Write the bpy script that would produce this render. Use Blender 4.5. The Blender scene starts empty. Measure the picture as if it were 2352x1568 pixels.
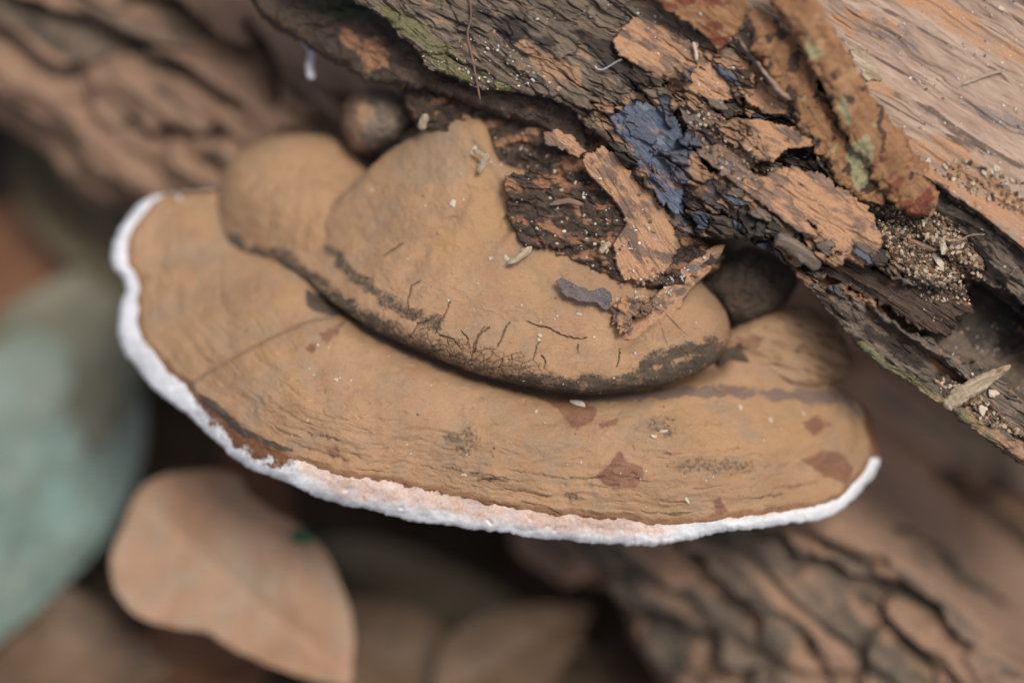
import bpy, math, random
import numpy as np
from mathutils import Vector, Matrix

random.seed(7)
rng = np.random.default_rng(11)
SC = bpy.context.scene
COL = SC.collection
R_ = math.radians

# ------------------------------------------------------------------ camera, sky, sun, exposure
PITCH = 60.0                      # degrees below the horizon
DIST = 55.56                      # cm from lens to the plane of focus
PXCM = 117.6                      # outline sketch units per cm on that plane
FOC = np.array([0.0, 0.0, 14.0])  # cm, the point looked at
AX = np.array([1.0, 0, 0])
AV = np.array([0, math.sin(R_(PITCH)), math.cos(R_(PITCH))])
AW = np.array([0, -math.cos(R_(PITCH)), math.sin(R_(PITCH))])

cam_d = bpy.data.cameras.new('camera')
cam = bpy.data.objects.new('camera', cam_d); COL.objects.link(cam)
cam.location = Vector((FOC + AW * DIST) * 0.01)
cam.rotation_euler = (R_(90 - PITCH), 0, 0)
cam_d.sensor_width = 36; cam_d.lens = 100
cam_d.clip_start = 0.01; cam_d.clip_end = 50
cam_d.dof.use_dof = True
cam_d.dof.focus_distance = DIST * 0.01 - 0.0032
cam_d.dof.aperture_fstop = 3.0
SC.camera = cam

SUN_DIR = (AX * 0.24 + AV * 0.30 + AW * 0.92); SUN_DIR /= np.linalg.norm(SUN_DIR)
world = bpy.data.worlds.new('World'); SC.world = world; world.use_nodes = True
nt = world.node_tree; nt.nodes.clear()
sky = nt.nodes.new('ShaderNodeTexSky'); sky.sky_type = 'NISHITA'; sky.sun_disc = False
sky.sun_elevation = math.asin(SUN_DIR[2]); sky.sun_rotation = math.atan2(SUN_DIR[0], SUN_DIR[1])
sky.dust_density = 6.0; sky.air_density = 1.0; sky.ozone_density = 1.0
bg = nt.nodes.new('ShaderNodeBackground'); bg.inputs['Strength'].default_value = 0.075
wo = nt.nodes.new('ShaderNodeOutputWorld')
nt.links.new(sky.outputs[0], bg.inputs[0]); nt.links.new(bg.outputs[0], wo.inputs[0])
sun_d = bpy.data.lights.new('sun', 'SUN'); sun_d.energy = 1.5; sun_d.angle = R_(16); sun_d.color = (1.0, 0.965, 0.92)
sun = bpy.data.objects.new('sun', sun_d); COL.objects.link(sun)
sun.location = (0, 0, 3)
sun.rotation_euler = Vector(SUN_DIR).to_track_quat('Z', 'Y').to_euler()
SC.view_settings.view_transform = 'Standard'; SC.view_settings.look = 'None'
SC.view_settings.exposure = 0.80; SC.view_settings.gamma = 1.0
SC.view_settings.use_curve_mapping = False
SC.render.engine = 'CYCLES'
SC.cycles.use_denoising = True
SC.cycles.max_bounces = 6

# ------------------------------------------------------------------ numeric helpers
def F(x, y, w):
    """sketch coordinates on the plane of focus plus height w (cm) towards the lens -> metres"""
    x = np.asarray(x, float); y = np.asarray(y, float); w = np.asarray(w, float)
    k = (DIST - w) / DIST
    u = (x - 1176) / PXCM * k; v = (784 - y) / PXCM * k
    return (FOC + u[..., None] * AX + v[..., None] * AV + w[..., None] * AW) * 0.01

def sst(a, b, x):
    t = np.clip((x - a) / (b - a + 1e-12), 0, 1); return t * t * (3 - 2 * t)

def _hash(ix, iy, seed):
    h = (ix.astype(np.int64) * 374761393 + iy.astype(np.int64) * 668265263 + seed * 974711) & 0xffffffff
    h = ((h ^ (h >> 13)) * 1274126177) & 0xffffffff
    return (h ^ (h >> 16)) & 0xffffffff

def noise(x, y, seed=0):
    xi = np.floor(x); yi = np.floor(y); fx = x - xi; fy = y - yi
    u = fx * fx * fx * (fx * (fx * 6 - 15) + 10); v = fy * fy * fy * (fy * (fy * 6 - 15) + 10)
    def g(ix, iy, dx, dy):
        a = _hash(ix, iy, seed) * (2 * math.pi / 4294967296.0)
        return np.cos(a) * dx + np.sin(a) * dy
    n00 = g(xi, yi, fx, fy); n10 = g(xi + 1, yi, fx - 1, fy)
    n01 = g(xi, yi + 1, fx, fy - 1); n11 = g(xi + 1, yi + 1, fx - 1, fy - 1)
    return (n00 * (1 - u) + n10 * u) * (1 - v) + (n01 * (1 - u) + n11 * u) * v * 1.0

def fbm(x, y, oct=4, seed=0, gain=0.5, lac=2.03):
    s = 0; a = 1.0; t = 0
    for k in range(oct):
        s = s + a * noise(x, y, seed + k * 17); t += a; a *= gain; x = x * lac + 3.1; y = y * lac - 1.7
    return s * 1.6 / t

def ridged(x, y, oct=4, seed=0):
    s = 0; a = 1.0; t = 0
    for k in range(oct):
        s = s + a * (1 - np.abs(noise(x, y, seed + k * 31)) * 2.2); t += a; a *= 0.5; x = x * 2.1; y = y * 2.1
    return s / t

def terrace(n, steps, k=0.12):
    t = n * steps; f = np.floor(t); r = t - f
    return (f + sst(0.5 - k, 0.5 + k, r)) / steps

def shards(u, v, seed):
    """elongated broken cells: two random values, distance to the crack, offset from the cell's middle"""
    ui = np.floor(u); vi = np.floor(v); f1 = np.full(np.shape(u), 9e9); f2 = f1.copy(); r1 = np.zeros_like(f1); r2 = r1.copy(); ox = r1.copy(); oy = r1.copy()
    for di in (-1, 0, 1):
        for dj in (-1, 0, 1):
            h1 = _hash(ui + di, vi + dj, seed) / 4294967296.0; h2 = _hash(ui + di, vi + dj, seed + 71) / 4294967296.0
            dx = u - (ui + di + h1); dy = v - (vi + dj + h2); d = np.abs(dx) * 0.75 + np.hypot(dx, dy) * 0.5
            m = d < f1; f2 = np.where(m, f1, np.minimum(f2, d)); f1 = np.where(m, d, f1)
            r1 = np.where(m, _hash(ui + di, vi + dj, seed + 13) / 4294967296.0, r1); r2 = np.where(m, _hash(ui + di, vi + dj, seed + 29) / 4294967296.0, r2)
            ox = np.where(m, dx, ox); oy = np.where(m, dy, oy)
    return r1, r2, f2 - f1, ox, oy

def tps(pts):
    p = np.array(pts, float); X = p[:, :2] / 500.0; n = len(p)
    def U(r2): return np.where(r2 > 0, r2 * np.log(r2 + 1e-12), 0)
    K = U(((X[:, None] - X[None]) ** 2).sum(-1)) + 1e-3 * np.eye(n)
    P = np.hstack([np.ones((n, 1)), X])
    A = np.zeros((n + 3, n + 3)); A[:n, :n] = K; A[:n, n:] = P; A[n:, :n] = P.T
    c = np.linalg.solve(A, np.concatenate([p[:, 2], np.zeros(3)]))
    def f(x, y):
        x = np.asarray(x, float) / 500; y = np.asarray(y, float) / 500
        out = c[n] + c[n + 1] * x + c[n + 2] * y
        for i in range(n):
            out = out + c[i] * U((x - X[i, 0]) ** 2 + (y - X[i, 1]) ** 2)
        return out
    return f

def dist_poly(x, y, pts, closed=False):
    """distance to a polyline and the arc position (0..1) of the nearest point"""
    p = np.array(pts, float)
    if closed: p = np.vstack([p, p[:1]])
    seg = np.hypot(*(p[1:] - p[:-1]).T); cum = np.concatenate([[0], np.cumsum(seg)])
    best = np.full(np.shape(x), 1e9); tt = np.zeros(np.shape(x))
    for i in range(len(p) - 1):
        d = p[i + 1] - p[i]; L2 = d @ d + 1e-9
        t = np.clip(((x - p[i, 0]) * d[0] + (y - p[i, 1]) * d[1]) / L2, 0, 1)
        q = np.hypot(x - p[i, 0] - t * d[0], y - p[i, 1] - t * d[1])
        m = q < best; best = np.where(m, q, best); tt = np.where(m, (cum[i] + t * seg[i]) / cum[-1], tt)
    return best, tt

def inside(x, y, pts):
    p = np.array(pts, float); r = np.zeros(np.shape(x), bool); n = len(p)
    for i in range(n):
        x0, y0 = p[i]; x1, y1 = p[(i + 1) % n]
        c = ((y0 > y) != (y1 > y)) & (x < (x1 - x0) * (y - y0) / (y1 - y0 + 1e-12) + x0)
        r ^= c
    return r

def patch(x, y, pts, soft=6, jag=8, seed=0, sc=30.0):
    """0..1 mask of a stain with an uneven outline"""
    d, _ = dist_poly(x, y, pts, True)
    sd = np.where(inside(x, y, pts), d, -d) + jag * fbm(x / sc, y / sc, 3, seed)
    return sst(-soft, soft, sd)

def crom(P, n, closed):
    """Catmull-Rom through rows of P, n samples evenly spread in arc length of the first two columns"""
    P = np.array(P, float); m = len(P); out = []
    segs = m if closed else m - 1
    for i in range(segs):
        if closed: a, b, c, d = P[(i - 1) % m], P[i], P[(i + 1) % m], P[(i + 2) % m]
        else: a, b, c, d = P[max(i - 1, 0)], P[i], P[i + 1], P[min(i + 2, m - 1)]
        t = np.linspace(0, 1, 24, endpoint=False)[:, None]
        out.append(0.5 * ((2 * b) + (-a + c) * t + (2 * a - 5 * b + 4 * c - d) * t ** 2 + (-a + 3 * b - 3 * c + d) * t ** 3))
    out = np.vstack(out + [P[:1] if closed else P[-1:]])
    L = np.concatenate([[0], np.cumsum(np.hypot(*(out[1:, :2] - out[:-1, :2]).T))])
    s = np.linspace(0, L[-1], n, endpoint=not closed)
    return np.stack([np.interp(s, L, out[:, k]) for k in range(out.shape[1])], 1)

# ------------------------------------------------------------------ mesh and object helpers
def mesh_obj(name, verts, faces, mat, parent=None, attrs=None, smooth=True, base=None):
    v = np.asarray(verts, np.float64).reshape(-1, 3)
    off = np.array(parent.location) if parent is not None else (np.array(base) if base is not None else np.zeros(3))
    v = v - off
    me = bpy.data.meshes.new(name)
    f = np.asarray(faces, np.int32)
    me.vertices.add(len(v)); me.vertices.foreach_set('co', v.astype(np.float32).ravel())
    nf, k = f.shape
    me.loops.add(nf * k); me.loops.foreach_set('vertex_index', f.ravel())
    me.polygons.add(nf); me.polygons.foreach_set('loop_start', np.arange(0, nf * k, k, dtype=np.int32))
    me.polygons.foreach_set('loop_total', np.full(nf, k, np.int32))
    me.polygons.foreach_set('use_smooth', np.full(nf, smooth, bool))
    for an, arr in (attrs or {}).items():
        arr = np.asarray(arr, np.float32)
        if arr.ndim == 1:
            a = me.attributes.new(an, 'FLOAT', 'POINT'); a.data.foreach_set('value', arr)
        elif arr.shape[-1] == 3:
            a = me.attributes.new(an, 'FLOAT_VECTOR', 'POINT'); a.data.foreach_set('vector', arr.ravel())
        else:
            a = me.attributes.new(an, 'FLOAT_COLOR', 'POINT'); a.data.foreach_set('color', arr.ravel())
    me.update(calc_edges=True); me.validate()
    o = bpy.data.objects.new(name, me); COL.objects.link(o)
    if mat: me.materials.append(mat)
    if parent is not None: o.parent = parent
    elif base is not None: o.location = base
    return o

def grid_faces(n, m, wrap, flip=False):
    """quads of an n x m vertex grid, wrapping the first index if asked"""
    i = np.arange(n if wrap else n - 1)[:, None]; j = np.arange(m - 1)[None]
    a = i * m + j; b = ((i + 1) % n) * m + j
    f = np.stack([a, b, b + 1, a + 1], -1).reshape(-1, 4)
    return f[:, ::-1] if flip else f

def thing(name, label, cat, at, group=None):
    o = bpy.data.objects.new(name, None); COL.objects.link(o)
    o.empty_display_size = 0.01; o.location = Vector(at)
    o['label'] = label; o['category'] = cat
    if group: o['group'] = group
    return o

def tag(o, label, cat, group=None, kind=None):
    if label: o['label'] = label
    if cat: o['category'] = cat
    if group: o['group'] = group
    if kind: o['kind'] = kind
    return o

def loft_rows(Rim, Cen, hf, thick, er, eh, ns_top, ns_rim, ns_bot, pw=1.5, under=None, under_flat=0.0):
    """rows from the centre line to the outline, over the rounded edge and back underneath.
    Rim, Cen (n,2); er (n,) width of the rounded edge; eh (n,) its drop in cm"""
    n = len(Rim); L = np.hypot(*(Rim - Cen).T); sI = np.clip(1 - er / np.maximum(L, 1e-6), 0.02, 0.995)
    k = np.linspace(0, 1, ns_top); st = (1 - (1 - k) ** pw)[None] * sI[:, None]
    q = np.linspace(0, 1, ns_rim + 1)[1:]
    sr = sI[:, None] + (1 - sI)[:, None] * np.sin(q * math.pi / 2)[None]
    drop_r = (1 - np.cos(q * math.pi / 2))[None] * eh[:, None]
    b = np.linspace(0, 1, ns_bot + 1)[1:]
    sb = 1 - b[None] * np.ones((n, 1))
    s = np.concatenate([st, sr, sb], 1)
    x = Cen[:, :1] + (Rim - Cen)[:, :1] * s; y = Cen[:, 1:] + (Rim - Cen)[:, 1:] * s
    w = hf(x, y)
    w[:, ns_top:ns_top + ns_rim] -= drop_r
    wb = w[:, -ns_bot:] - eh[:, None] - thick * np.sqrt(np.clip(b, 0, 1))[None]
    if under is not None: wb = wb + under(x[:, -ns_bot:], y[:, -ns_bot:], b)
    # underneath starts where the edge ended, so the fine relief of the top fades out there
    w_edge = w[:, ns_top + ns_rim - 1:ns_top + ns_rim]
    bl = np.clip(b * 6, 0, 1)[None]
    w[:, -ns_bot:] = wb * bl + (1 - bl) * w_edge
    return x, y, w, s

def orient(Rim):
    a = np.sum(Rim[:, 0] * np.roll(Rim[:, 1], -1) - np.roll(Rim[:, 0], -1) * Rim[:, 1])
    return a > 0

GA = R_(33)     # grain of the log in the sketch plane
def grain(x, y, ang=GA):
    c, s = math.cos(ang), math.sin(ang)
    return (x * c + y * s) / PXCM, (-x * s + y * c) / PXCM

# ------------------------------------------------------------------ materials
class G:
    def __init__(self, name):
        self.m = bpy.data.materials.new(name); self.m.use_nodes = True
        self.t = self.m.node_tree; self.t.nodes.clear()
        self.out = self.t.nodes.new('ShaderNodeOutputMaterial')
        self.b = self.t.nodes.new('ShaderNodeBsdfPrincipled')
        self.t.links.new(self.b.outputs[0], self.out.inputs[0])
        self.b.inputs['Specular IOR Level'].default_value = 0.25
    def n(self, typ, **kw):
        x = self.t.nodes.new(typ)
        for k, v in kw.items(): setattr(x, k, v)
        return x
    def put(self, inp, v):
        if isinstance(v, bpy.types.NodeSocket): self.t.links.new(v, inp)
        elif isinstance(v, (tuple, list)) and len(v) == 3 and inp.type == 'RGBA': inp.default_value = (*v, 1)
        else: inp.default_value = v
    def attr(self, name):
        return self.n('ShaderNodeAttribute', attribute_name=name)
    def sep(self, sock):
        x = self.n('ShaderNodeSeparateColor'); self.put(x.inputs[0], sock); return x.outputs
    def vmul(self, v, s):
        x = self.n('ShaderNodeVectorMath', operation='MULTIPLY'); self.put(x.inputs[0], v); x.inputs[1].default_value = s; return x.outputs[0]
    def noise(self, v, scale, detail=4, rough=0.55, dist=0.0, off=0):
        x = self.n('ShaderNodeTexNoise', noise_dimensions='3D')
        if off:
            a = self.n('ShaderNodeVectorMath', operation='ADD'); self.put(a.inputs[0], v); a.inputs[1].default_value = (off, off * .7, off * 1.3); v = a.outputs[0]
        self.put(x.inputs['Vector'], v); x.inputs['Scale'].default_value = scale
        x.inputs['Detail'].default_value = detail; x.inputs['Roughness'].default_value = rough; x.inputs['Distortion'].default_value = dist
        return x.outputs[0]
    def voro(self, v, scale, feature='DISTANCE_TO_EDGE', rnd=1.0):
        x = self.n('ShaderNodeTexVoronoi', feature=feature); self.put(x.inputs['Vector'], v)
        x.inputs['Scale'].default_value = scale; x.inputs['Randomness'].default_value = rnd; return x.outputs[0]
    def ramp(self, f, a, b, lo=0.0, hi=1.0):
        x = self.n('ShaderNodeMapRange', interpolation_type='SMOOTHSTEP')
        self.put(x.inputs[0], f); x.inputs[1].default_value = a; x.inputs[2].default_value = b
        x.inputs[3].default_value = lo; x.inputs[4].default_value = hi; return x.outputs[0]
    def math(self, op, a, b=0.0, clamp=False):
        x = self.n('ShaderNodeMath', operation=op, use_clamp=clamp); self.put(x.inputs[0], a); self.put(x.inputs[1], b); return x.outputs[0]
    def mix(self, f, a, b, blend='MIX'):
        x = self.n('ShaderNodeMix', data_type='RGBA', blend_type=blend); self.put(x.inputs[0], f)
        self.put(x.inputs[6], a); self.put(x.inputs[7], b); return x.outputs[2]
    def bump(self, h, dist, strength=1.0, normal=None):
        x = self.n('ShaderNodeBump'); self.put(x.inputs['Height'], h); x.inputs['Distance'].default_value = dist
        x.inputs['Strength'].default_value = strength
        if normal is not None: self.put(x.inputs['Normal'], normal)
        return x.outputs[0]
    def done(self, col, rough=0.9, normal=None):
        self.put(self.b.inputs['Base Color'], col); self.put(self.b.inputs['Roughness'], rough)
        if normal is not None: self.put(self.b.inputs['Normal'], normal)
        return self.m

def soft_mask(g, m, v, scale, width=0.25, amt=0.9, detail=5, off=0):
    """break a vertex mask up with fine noise"""
    nz = g.noise(v, scale, detail, 0.65, off=off)
    k = g.math('ADD', m, g.math('MULTIPLY', g.math('SUBTRACT', nz, 0.5), amt))
    return g.ramp(k, 0.5 - width, 0.5 + width)

def mat_fungus():
    """brown spore dusted crust. m1: soot, red stain, plum film, crack   m2: grey bloom, ochre, dark brown edge, crackle"""
    g = G('fungus_crust'); v = g.attr('g').outputs['Vector']
    m1n = g.attr('m1'); r, gg, b = g.sep(m1n.outputs['Color'])[:3]; crack = m1n.outputs['Alpha']
    m2n = g.attr('m2'); bloom, ochre, edge = g.sep(m2n.outputs['Color'])[:3]; crackle = m2n.outputs['Alpha']
    big = g.noise(v, 0.8, 4, 0.6); mid = g.noise(v, 3.5, 6, 0.62, off=5)
    zone = g.noise(g.vmul(v, (1.2, 1.2, 1.0)), 14, 4, 0.6, off=9)
    col = g.mix(g.ramp(big, 0.32, 0.68), (0.268, 0.154, 0.080), (0.35, 0.208, 0.110))
    col = g.mix(g.ramp(mid, 0.40, 0.70, 0, 0.55), col, (0.28, 0.185, 0.115))
    col = g.mix(g.ramp(g.noise(v, 6.5, 6, 0.68, off=51), 0.54, 0.74, 0, 0.6), col, (0.155, 0.098, 0.058))
    col = g.mix(g.ramp(g.noise(v, 1.7, 5, 0.6, off=57), 0.52, 0.72, 0, 0.45), col, (0.235, 0.165, 0.105))
    col = g.mix(g.math('MULTIPLY', ochre, 0.7), col, (0.345, 0.20, 0.086))
    col = g.mix(g.math('MULTIPLY', soft_mask(g, g.math('MULTIPLY', bloom, 0.75), v, 5, 0.42, 1.0, off=3), 0.8), col, (0.245, 0.176, 0.114))
    # fine dark algae specks
    sp = g.ramp(g.noise(v, 26, 4, 0.7, off=14), 0.60, 0.72); sp2 = g.ramp(g.noise(v, 2.2, 3, 0.5, off=21), 0.45, 0.66)
    col = g.mix(g.math('MULTIPLY', g.math('MULTIPLY', sp, sp2), 0.6), col, (0.125, 0.095, 0.055))
    col = g.mix(g.math('MULTIPLY', soft_mask(g, gg, v, 9, 0.36, 0.75, off=2), g.ramp(g.noise(v, 3, 4, 0.6, off=61), 0.3, 0.7, 0.78, 1.0)), col, (0.145, 0.058, 0.032))
    col = g.mix(g.math('MULTIPLY', soft_mask(g, b, v, 9, 0.25, 0.8, off=4), 0.85), col, (0.115, 0.082, 0.075))
    col = g.mix(g.math('MULTIPLY', soft_mask(g, edge, v, 10, 0.25, 0.7, off=6), 0.9), col, (0.17, 0.080, 0.034))
    so = g.math('ADD', g.math('MULTIPLY', soft_mask(g, r, v, 5.0, 0.36, 1.5, 7, off=8), 0.55), g.math('MULTIPLY', soft_mask(g, r, v, 15, 0.20, 1.7, 7, off=9), 0.65), True)
    col = g.mix(g.math('MULTIPLY', so, 0.95), col, g.mix(g.ramp(mid, 0.35, 0.65), (0.016, 0.014, 0.013), (0.050, 0.040, 0.030)))
    vo = g.voro(v, 5.5); vo2 = g.voro(g.vmul(v, (1, 1.3, 1)), 13.0)
    ck = g.math('MULTIPLY', g.math('ADD', g.ramp(vo, 0.0, 0.035, 1, 0), g.ramp(vo2, 0, 0.03, 0.5, 0), True), g.ramp(g.math('ADD', crackle, g.math('MULTIPLY', g.math('SUBTRACT', mid, .5), 1.6)), 0.55, 0.75))
    ck = g.math('MAXIMUM', ck, crack)
    col = g.mix(g.math('MULTIPLY', ck, 0.85), col, (0.045, 0.024, 0.012))
    fine = g.noise(v, 45, 5, 0.7, off=30)
    col = g.mix(g.ramp(fine, 0.25, 0.75, 0, 1), g.mix(0.16, col, (0.06, 0.035, 0.02)), g.mix(0.10, col, (0.75, 0.55, 0.38)))
    h = g.math('ADD', g.math('MULTIPLY', fine, 0.35), g.math('ADD', g.math('MULTIPLY', zone, 0.8), g.math('MULTIPLY', ck, -1.6)))
    h = g.math('ADD', h, g.math('MULTIPLY', so, g.math('MULTIPLY', g.noise(v, 22, 5, 0.75, off=40), 1.4)))
    return g.done(col, g.ramp(gg, 0, 1, 0.88, 0.62), g.bump(h, 0.00022, 0.9))

def mat_rim():
    """white growing margin. m1: pink, brown, navy, speck zone"""
    g = G('white_margin'); v = g.attr('g').outputs['Vector']
    m1n = g.attr('m1'); pink, brown, navy = g.sep(m1n.outputs['Color'])[:3]
    n1 = g.noise(v, 3.0, 5, 0.6); n2 = g.noise(v, 17, 5, 0.7, off=4)
    col = g.mix(g.ramp(n1, 0.3, 0.7), (0.57, 0.585, 0.60), (0.70, 0.71, 0.725))
    pk = soft_mask(g, pink, v, 10, 0.34, 0.75, off=7)
    pk = g.math('MULTIPLY', pk, g.ramp(n1, 0.25, 0.6, 0.55, 1.0))
    pc = g.mix(g.ramp(n2, 0.35, 0.7), (0.56, 0.41, 0.32), (0.46, 0.27, 0.185))
    col = g.mix(g.math('MULTIPLY', pk, 0.9), col, pc)
    br = soft_mask(g, brown, v, 13, 0.22, 1.1, off=1)
    col = g.mix(br, col, g.mix(g.ramp(n2, 0.3, 0.75), (0.105, 0.045, 0.02), (0.20, 0.095, 0.045)))
    col = g.mix(g.math('MULTIPLY', soft_mask(g, navy, v, 12, 0.2, 0.6, off=2), 0.85), col, (0.030, 0.028, 0.036))
    sp = g.math('MULTIPLY', g.ramp(g.noise(v, 30, 3, 0.6, off=11), 0.60, 0.68), g.ramp(g.noise(v, 5, 2, 0.5, off=13), 0.42, 0.58))
    col = g.mix(g.math('MULTIPLY', sp, 0.7), col, (0.26, 0.13, 0.085))
    h = g.math('ADD', g.math('MULTIPLY', n2, 0.6), g.noise(v, 6, 4, 0.6, off=20))
    g.b.inputs['Subsurface Weight'].default_value = 0.06
    g.b.inputs['Subsurface Radius'].default_value = (0.002, 0.0014, 0.001)
    return g.done(col, 0.8, g.bump(h, 0.00015, 0.6))

def mat_wood(name, base, base2, dust=(0.36, 0.20, 0.105), dark=(0.035, 0.028, 0.024), extra=(0.10, 0.125, 0.17), green=(0.13, 0.13, 0.06), fine=1.0, rough=0.85, fiber=9.0, dusty=0.0, bumpd=0.0004, lo=0.0):
    """weathered wood, fibres along g.x. m1: dust, dark, extra tint, green"""
    g = G(name); v = g.attr('g').outputs['Vector']
    m1n = g.attr('m1'); du, da, ex = g.sep(m1n.outputs['Color'])[:3]; gr = m1n.outputs['Alpha']
    fv = g.vmul(v, (0.16, 1.0, 1.0))
    f1 = g.noise(fv, 6 * fine, 6, 0.65, 0.6); f2 = g.noise(g.vmul(v, (0.10, 1, 1)), 22 * fine, 5, 0.7, 0.3, off=5)
    n1 = g.noise(v, 2.3 * fine, 5, 0.6, off=9); n3 = g.noise(v, 28 * fine, 4, 0.7, off=12)
    col = g.mix(g.ramp(f1, 0.3, 0.7), base, base2)
    col = g.mix(g.ramp(f2, 0.42, 0.75, 0, 0.6), col, g.mix(0.55, col, dark))
    dm = g.math('ADD', du, dusty); k = g.math('ADD', dm, g.math('ADD', g.math('MULTIPLY', g.math('SUBTRACT', n1, 0.5), 1.2), g.math('MULTIPLY', g.math('SUBTRACT', f1, 0.5), 0.9)))
    k = g.ramp(k, 0.38, 0.66)
    dcol = g.mix(g.ramp(n3, 0.3, 0.7), tuple(c * 0.8 for c in dust), tuple(min(1, c * 1.15) for c in dust))
    col = g.mix(g.math('MULTIPLY', k, 0.88), col, dcol)
    kd = g.ramp(g.math('ADD', da, g.math('ADD', g.math('MULTIPLY', g.math('SUBTRACT', f1, 0.5), 1.4), g.math('MULTIPLY', g.math('SUBTRACT', n1, 0.5), 0.8))), 0.45, 0.7)
    col = g.mix(g.math('MULTIPLY', kd, 0.9), col, dark)
    ke = g.ramp(g.math('ADD', ex, g.math('MULTIPLY', g.math('SUBTRACT', g.noise(v, 5 * fine, 5, 0.65, off=17), 0.5), 1.1)), 0.42, 0.62)
    col = g.mix(g.math('MULTIPLY', ke, 0.85), col, g.mix(g.ramp(n3, 0.3, 0.75), tuple(c * 0.6 for c in extra), tuple(min(1, c * 1.3) for c in extra)))
    kg = g.ramp(g.math('ADD', gr, g.math('MULTIPLY', g.math('SUBTRACT', g.noise(v, 7 * fine, 6, 0.7, off=23), 0.5), 1.3)), 0.46, 0.62)
    col = g.mix(g.math('MULTIPLY', kg, 0.85), col, g.mix(g.ramp(n3, 0.35, 0.7), tuple(c * 0.55 for c in green), green))
    # pale lint specks
    sp = g.math('MULTIPLY', g.ramp(g.noise(v, 40 * fine, 2, 0.5, off=31), 0.69, 0.73), 0.55)
    col = g.mix(sp, col, (0.55, 0.46, 0.36))
    h = g.math('ADD', g.math('MULTIPLY', f1, 1.0), g.math('ADD', g.math('MULTIPLY', f2, 0.8), g.math('MULTIPLY', n3, 0.35)))
    return g.done(col, rough, g.bump(h, bumpd, 1.0))

def mat_leaf(name, c1, c2, c3, scale=0.8, rough=0.6, seed=0):
    g = G(name); v = g.attr('g').outputs['Vector']
    n1 = g.noise(v, scale, 4, 0.6, off=seed); n2 = g.noise(v, scale * 3.2, 4, 0.6, off=seed + 7)
    col = g.mix(g.ramp(n1, 0.35, 0.65), c1, c2); col = g.mix(g.ramp(n2, 0.45, 0.7, 0, 0.8), col, c3)
    vein = g.attr('m1'); vr = g.sep(vein.outputs['Color'])[0]
    col = g.mix(g.math('MULTIPLY', vr, 0.4), col, tuple(min(1, c * 1.35) for c in c1))
    return g.done(col, rough, g.bump(g.math('ADD', n2, g.math('MULTIPLY', vr, 0.5)), 0.0006, 0.7))

def mat_plain(name, c1, c2, scale=20, rough=0.85):
    g = G(name); v = g.n('ShaderNodeTexCoord').outputs['Object']
    n1 = g.noise(v, scale * 100, 4, 0.65)
    return g.done(g.mix(g.ramp(n1, 0.3, 0.7), c1, c2), rough, g.bump(n1, 0.0003, 0.8))

def mat_attr(name, rough=0.9):
    """loose grains, each with its own material colour"""
    g = G(name); c = g.attr('tint').outputs['Color']; v = g.n('ShaderNodeTexCoord').outputs['Object']
    n1 = g.noise(v, 3500, 3, 0.6)
    return g.done(g.mix(g.ramp(n1, 0.3, 0.7, 0, 0.5), c, g.mix(0.5, c, (0.1, 0.06, 0.04))), rough)

M_FUN = mat_fungus(); M_RIM = mat_rim()
M_PORE = mat_plain('pore_surface', (0.62, 0.60, 0.55), (0.72, 0.70, 0.66), 6)
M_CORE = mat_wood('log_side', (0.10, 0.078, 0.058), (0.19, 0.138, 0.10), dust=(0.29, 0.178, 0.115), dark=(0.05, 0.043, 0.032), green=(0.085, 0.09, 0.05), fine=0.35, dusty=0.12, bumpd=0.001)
M_GREY = mat_wood('weathered_wood', (0.085, 0.066, 0.050), (0.215, 0.165, 0.122), dust=(0.33, 0.20, 0.12), extra=(0.095, 0.11, 0.145), green=(0.20, 0.19, 0.09))
M_TAN = mat_wood('bare_tan_wood', (0.27, 0.185, 0.132), (0.41, 0.30, 0.225), dust=(0.37, 0.205, 0.11), dark=(0.09, 0.06, 0.045), extra=(0.23, 0.185, 0.16), green=(0.17, 0.145, 0.10), dusty=0.0, bumpd=0.00028)
M_FLAKE = mat_wood('dusty_flake', (0.15, 0.10, 0.075), (0.27, 0.17, 0.115), dust=(0.43, 0.245, 0.135), dark=(0.03, 0.024, 0.022), extra=(0.135, 0.118, 0.122))
M_DARKW = mat_wood('dark_rotten_wood', (0.045, 0.033, 0.027), (0.115, 0.075, 0.052), dust=(0.34, 0.175, 0.095), dark=(0.018, 0.015, 0.014), extra=(0.085, 0.085, 0.09), green=(0.075, 0.085, 0.05), bumpd=0.0006, rough=0.65)
M_BARK = mat_wood('orange_bark', (0.26, 0.13, 0.062), (0.42, 0.225, 0.11), dust=(0.43, 0.25, 0.135), dark=(0.055, 0.035, 0.03), extra=(0.20, 0.06, 0.035), green=(0.47, 0.46, 0.25), bumpd=0.0009)
M_BLUE = mat_wood('slate_blue_wood', (0.062, 0.075, 0.105), (0.125, 0.15, 0.205), dust=(0.30, 0.19, 0.13), dark=(0.03, 0.024, 0.024), extra=(0.19, 0.205, 0.245), rough=0.6)
M_STRAW = mat_wood('straw_splinter', (0.30, 0.225, 0.145), (0.52, 0.43, 0.31), dust=(0.46, 0.37, 0.26), green=(0.36, 0.29, 0.2), dark=(0.14, 0.095, 0.05), fine=1.6)
M_CRUMB = mat_plain('pale_crumb', (0.40, 0.31, 0.22), (0.66, 0.58, 0.47), 40)
M_WHITE = mat_plain('white_fibre', (0.33, 0.33, 0.36), (0.58, 0.58, 0.60), 12)
M_GRAIN = mat_attr('loose_grains')

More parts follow.
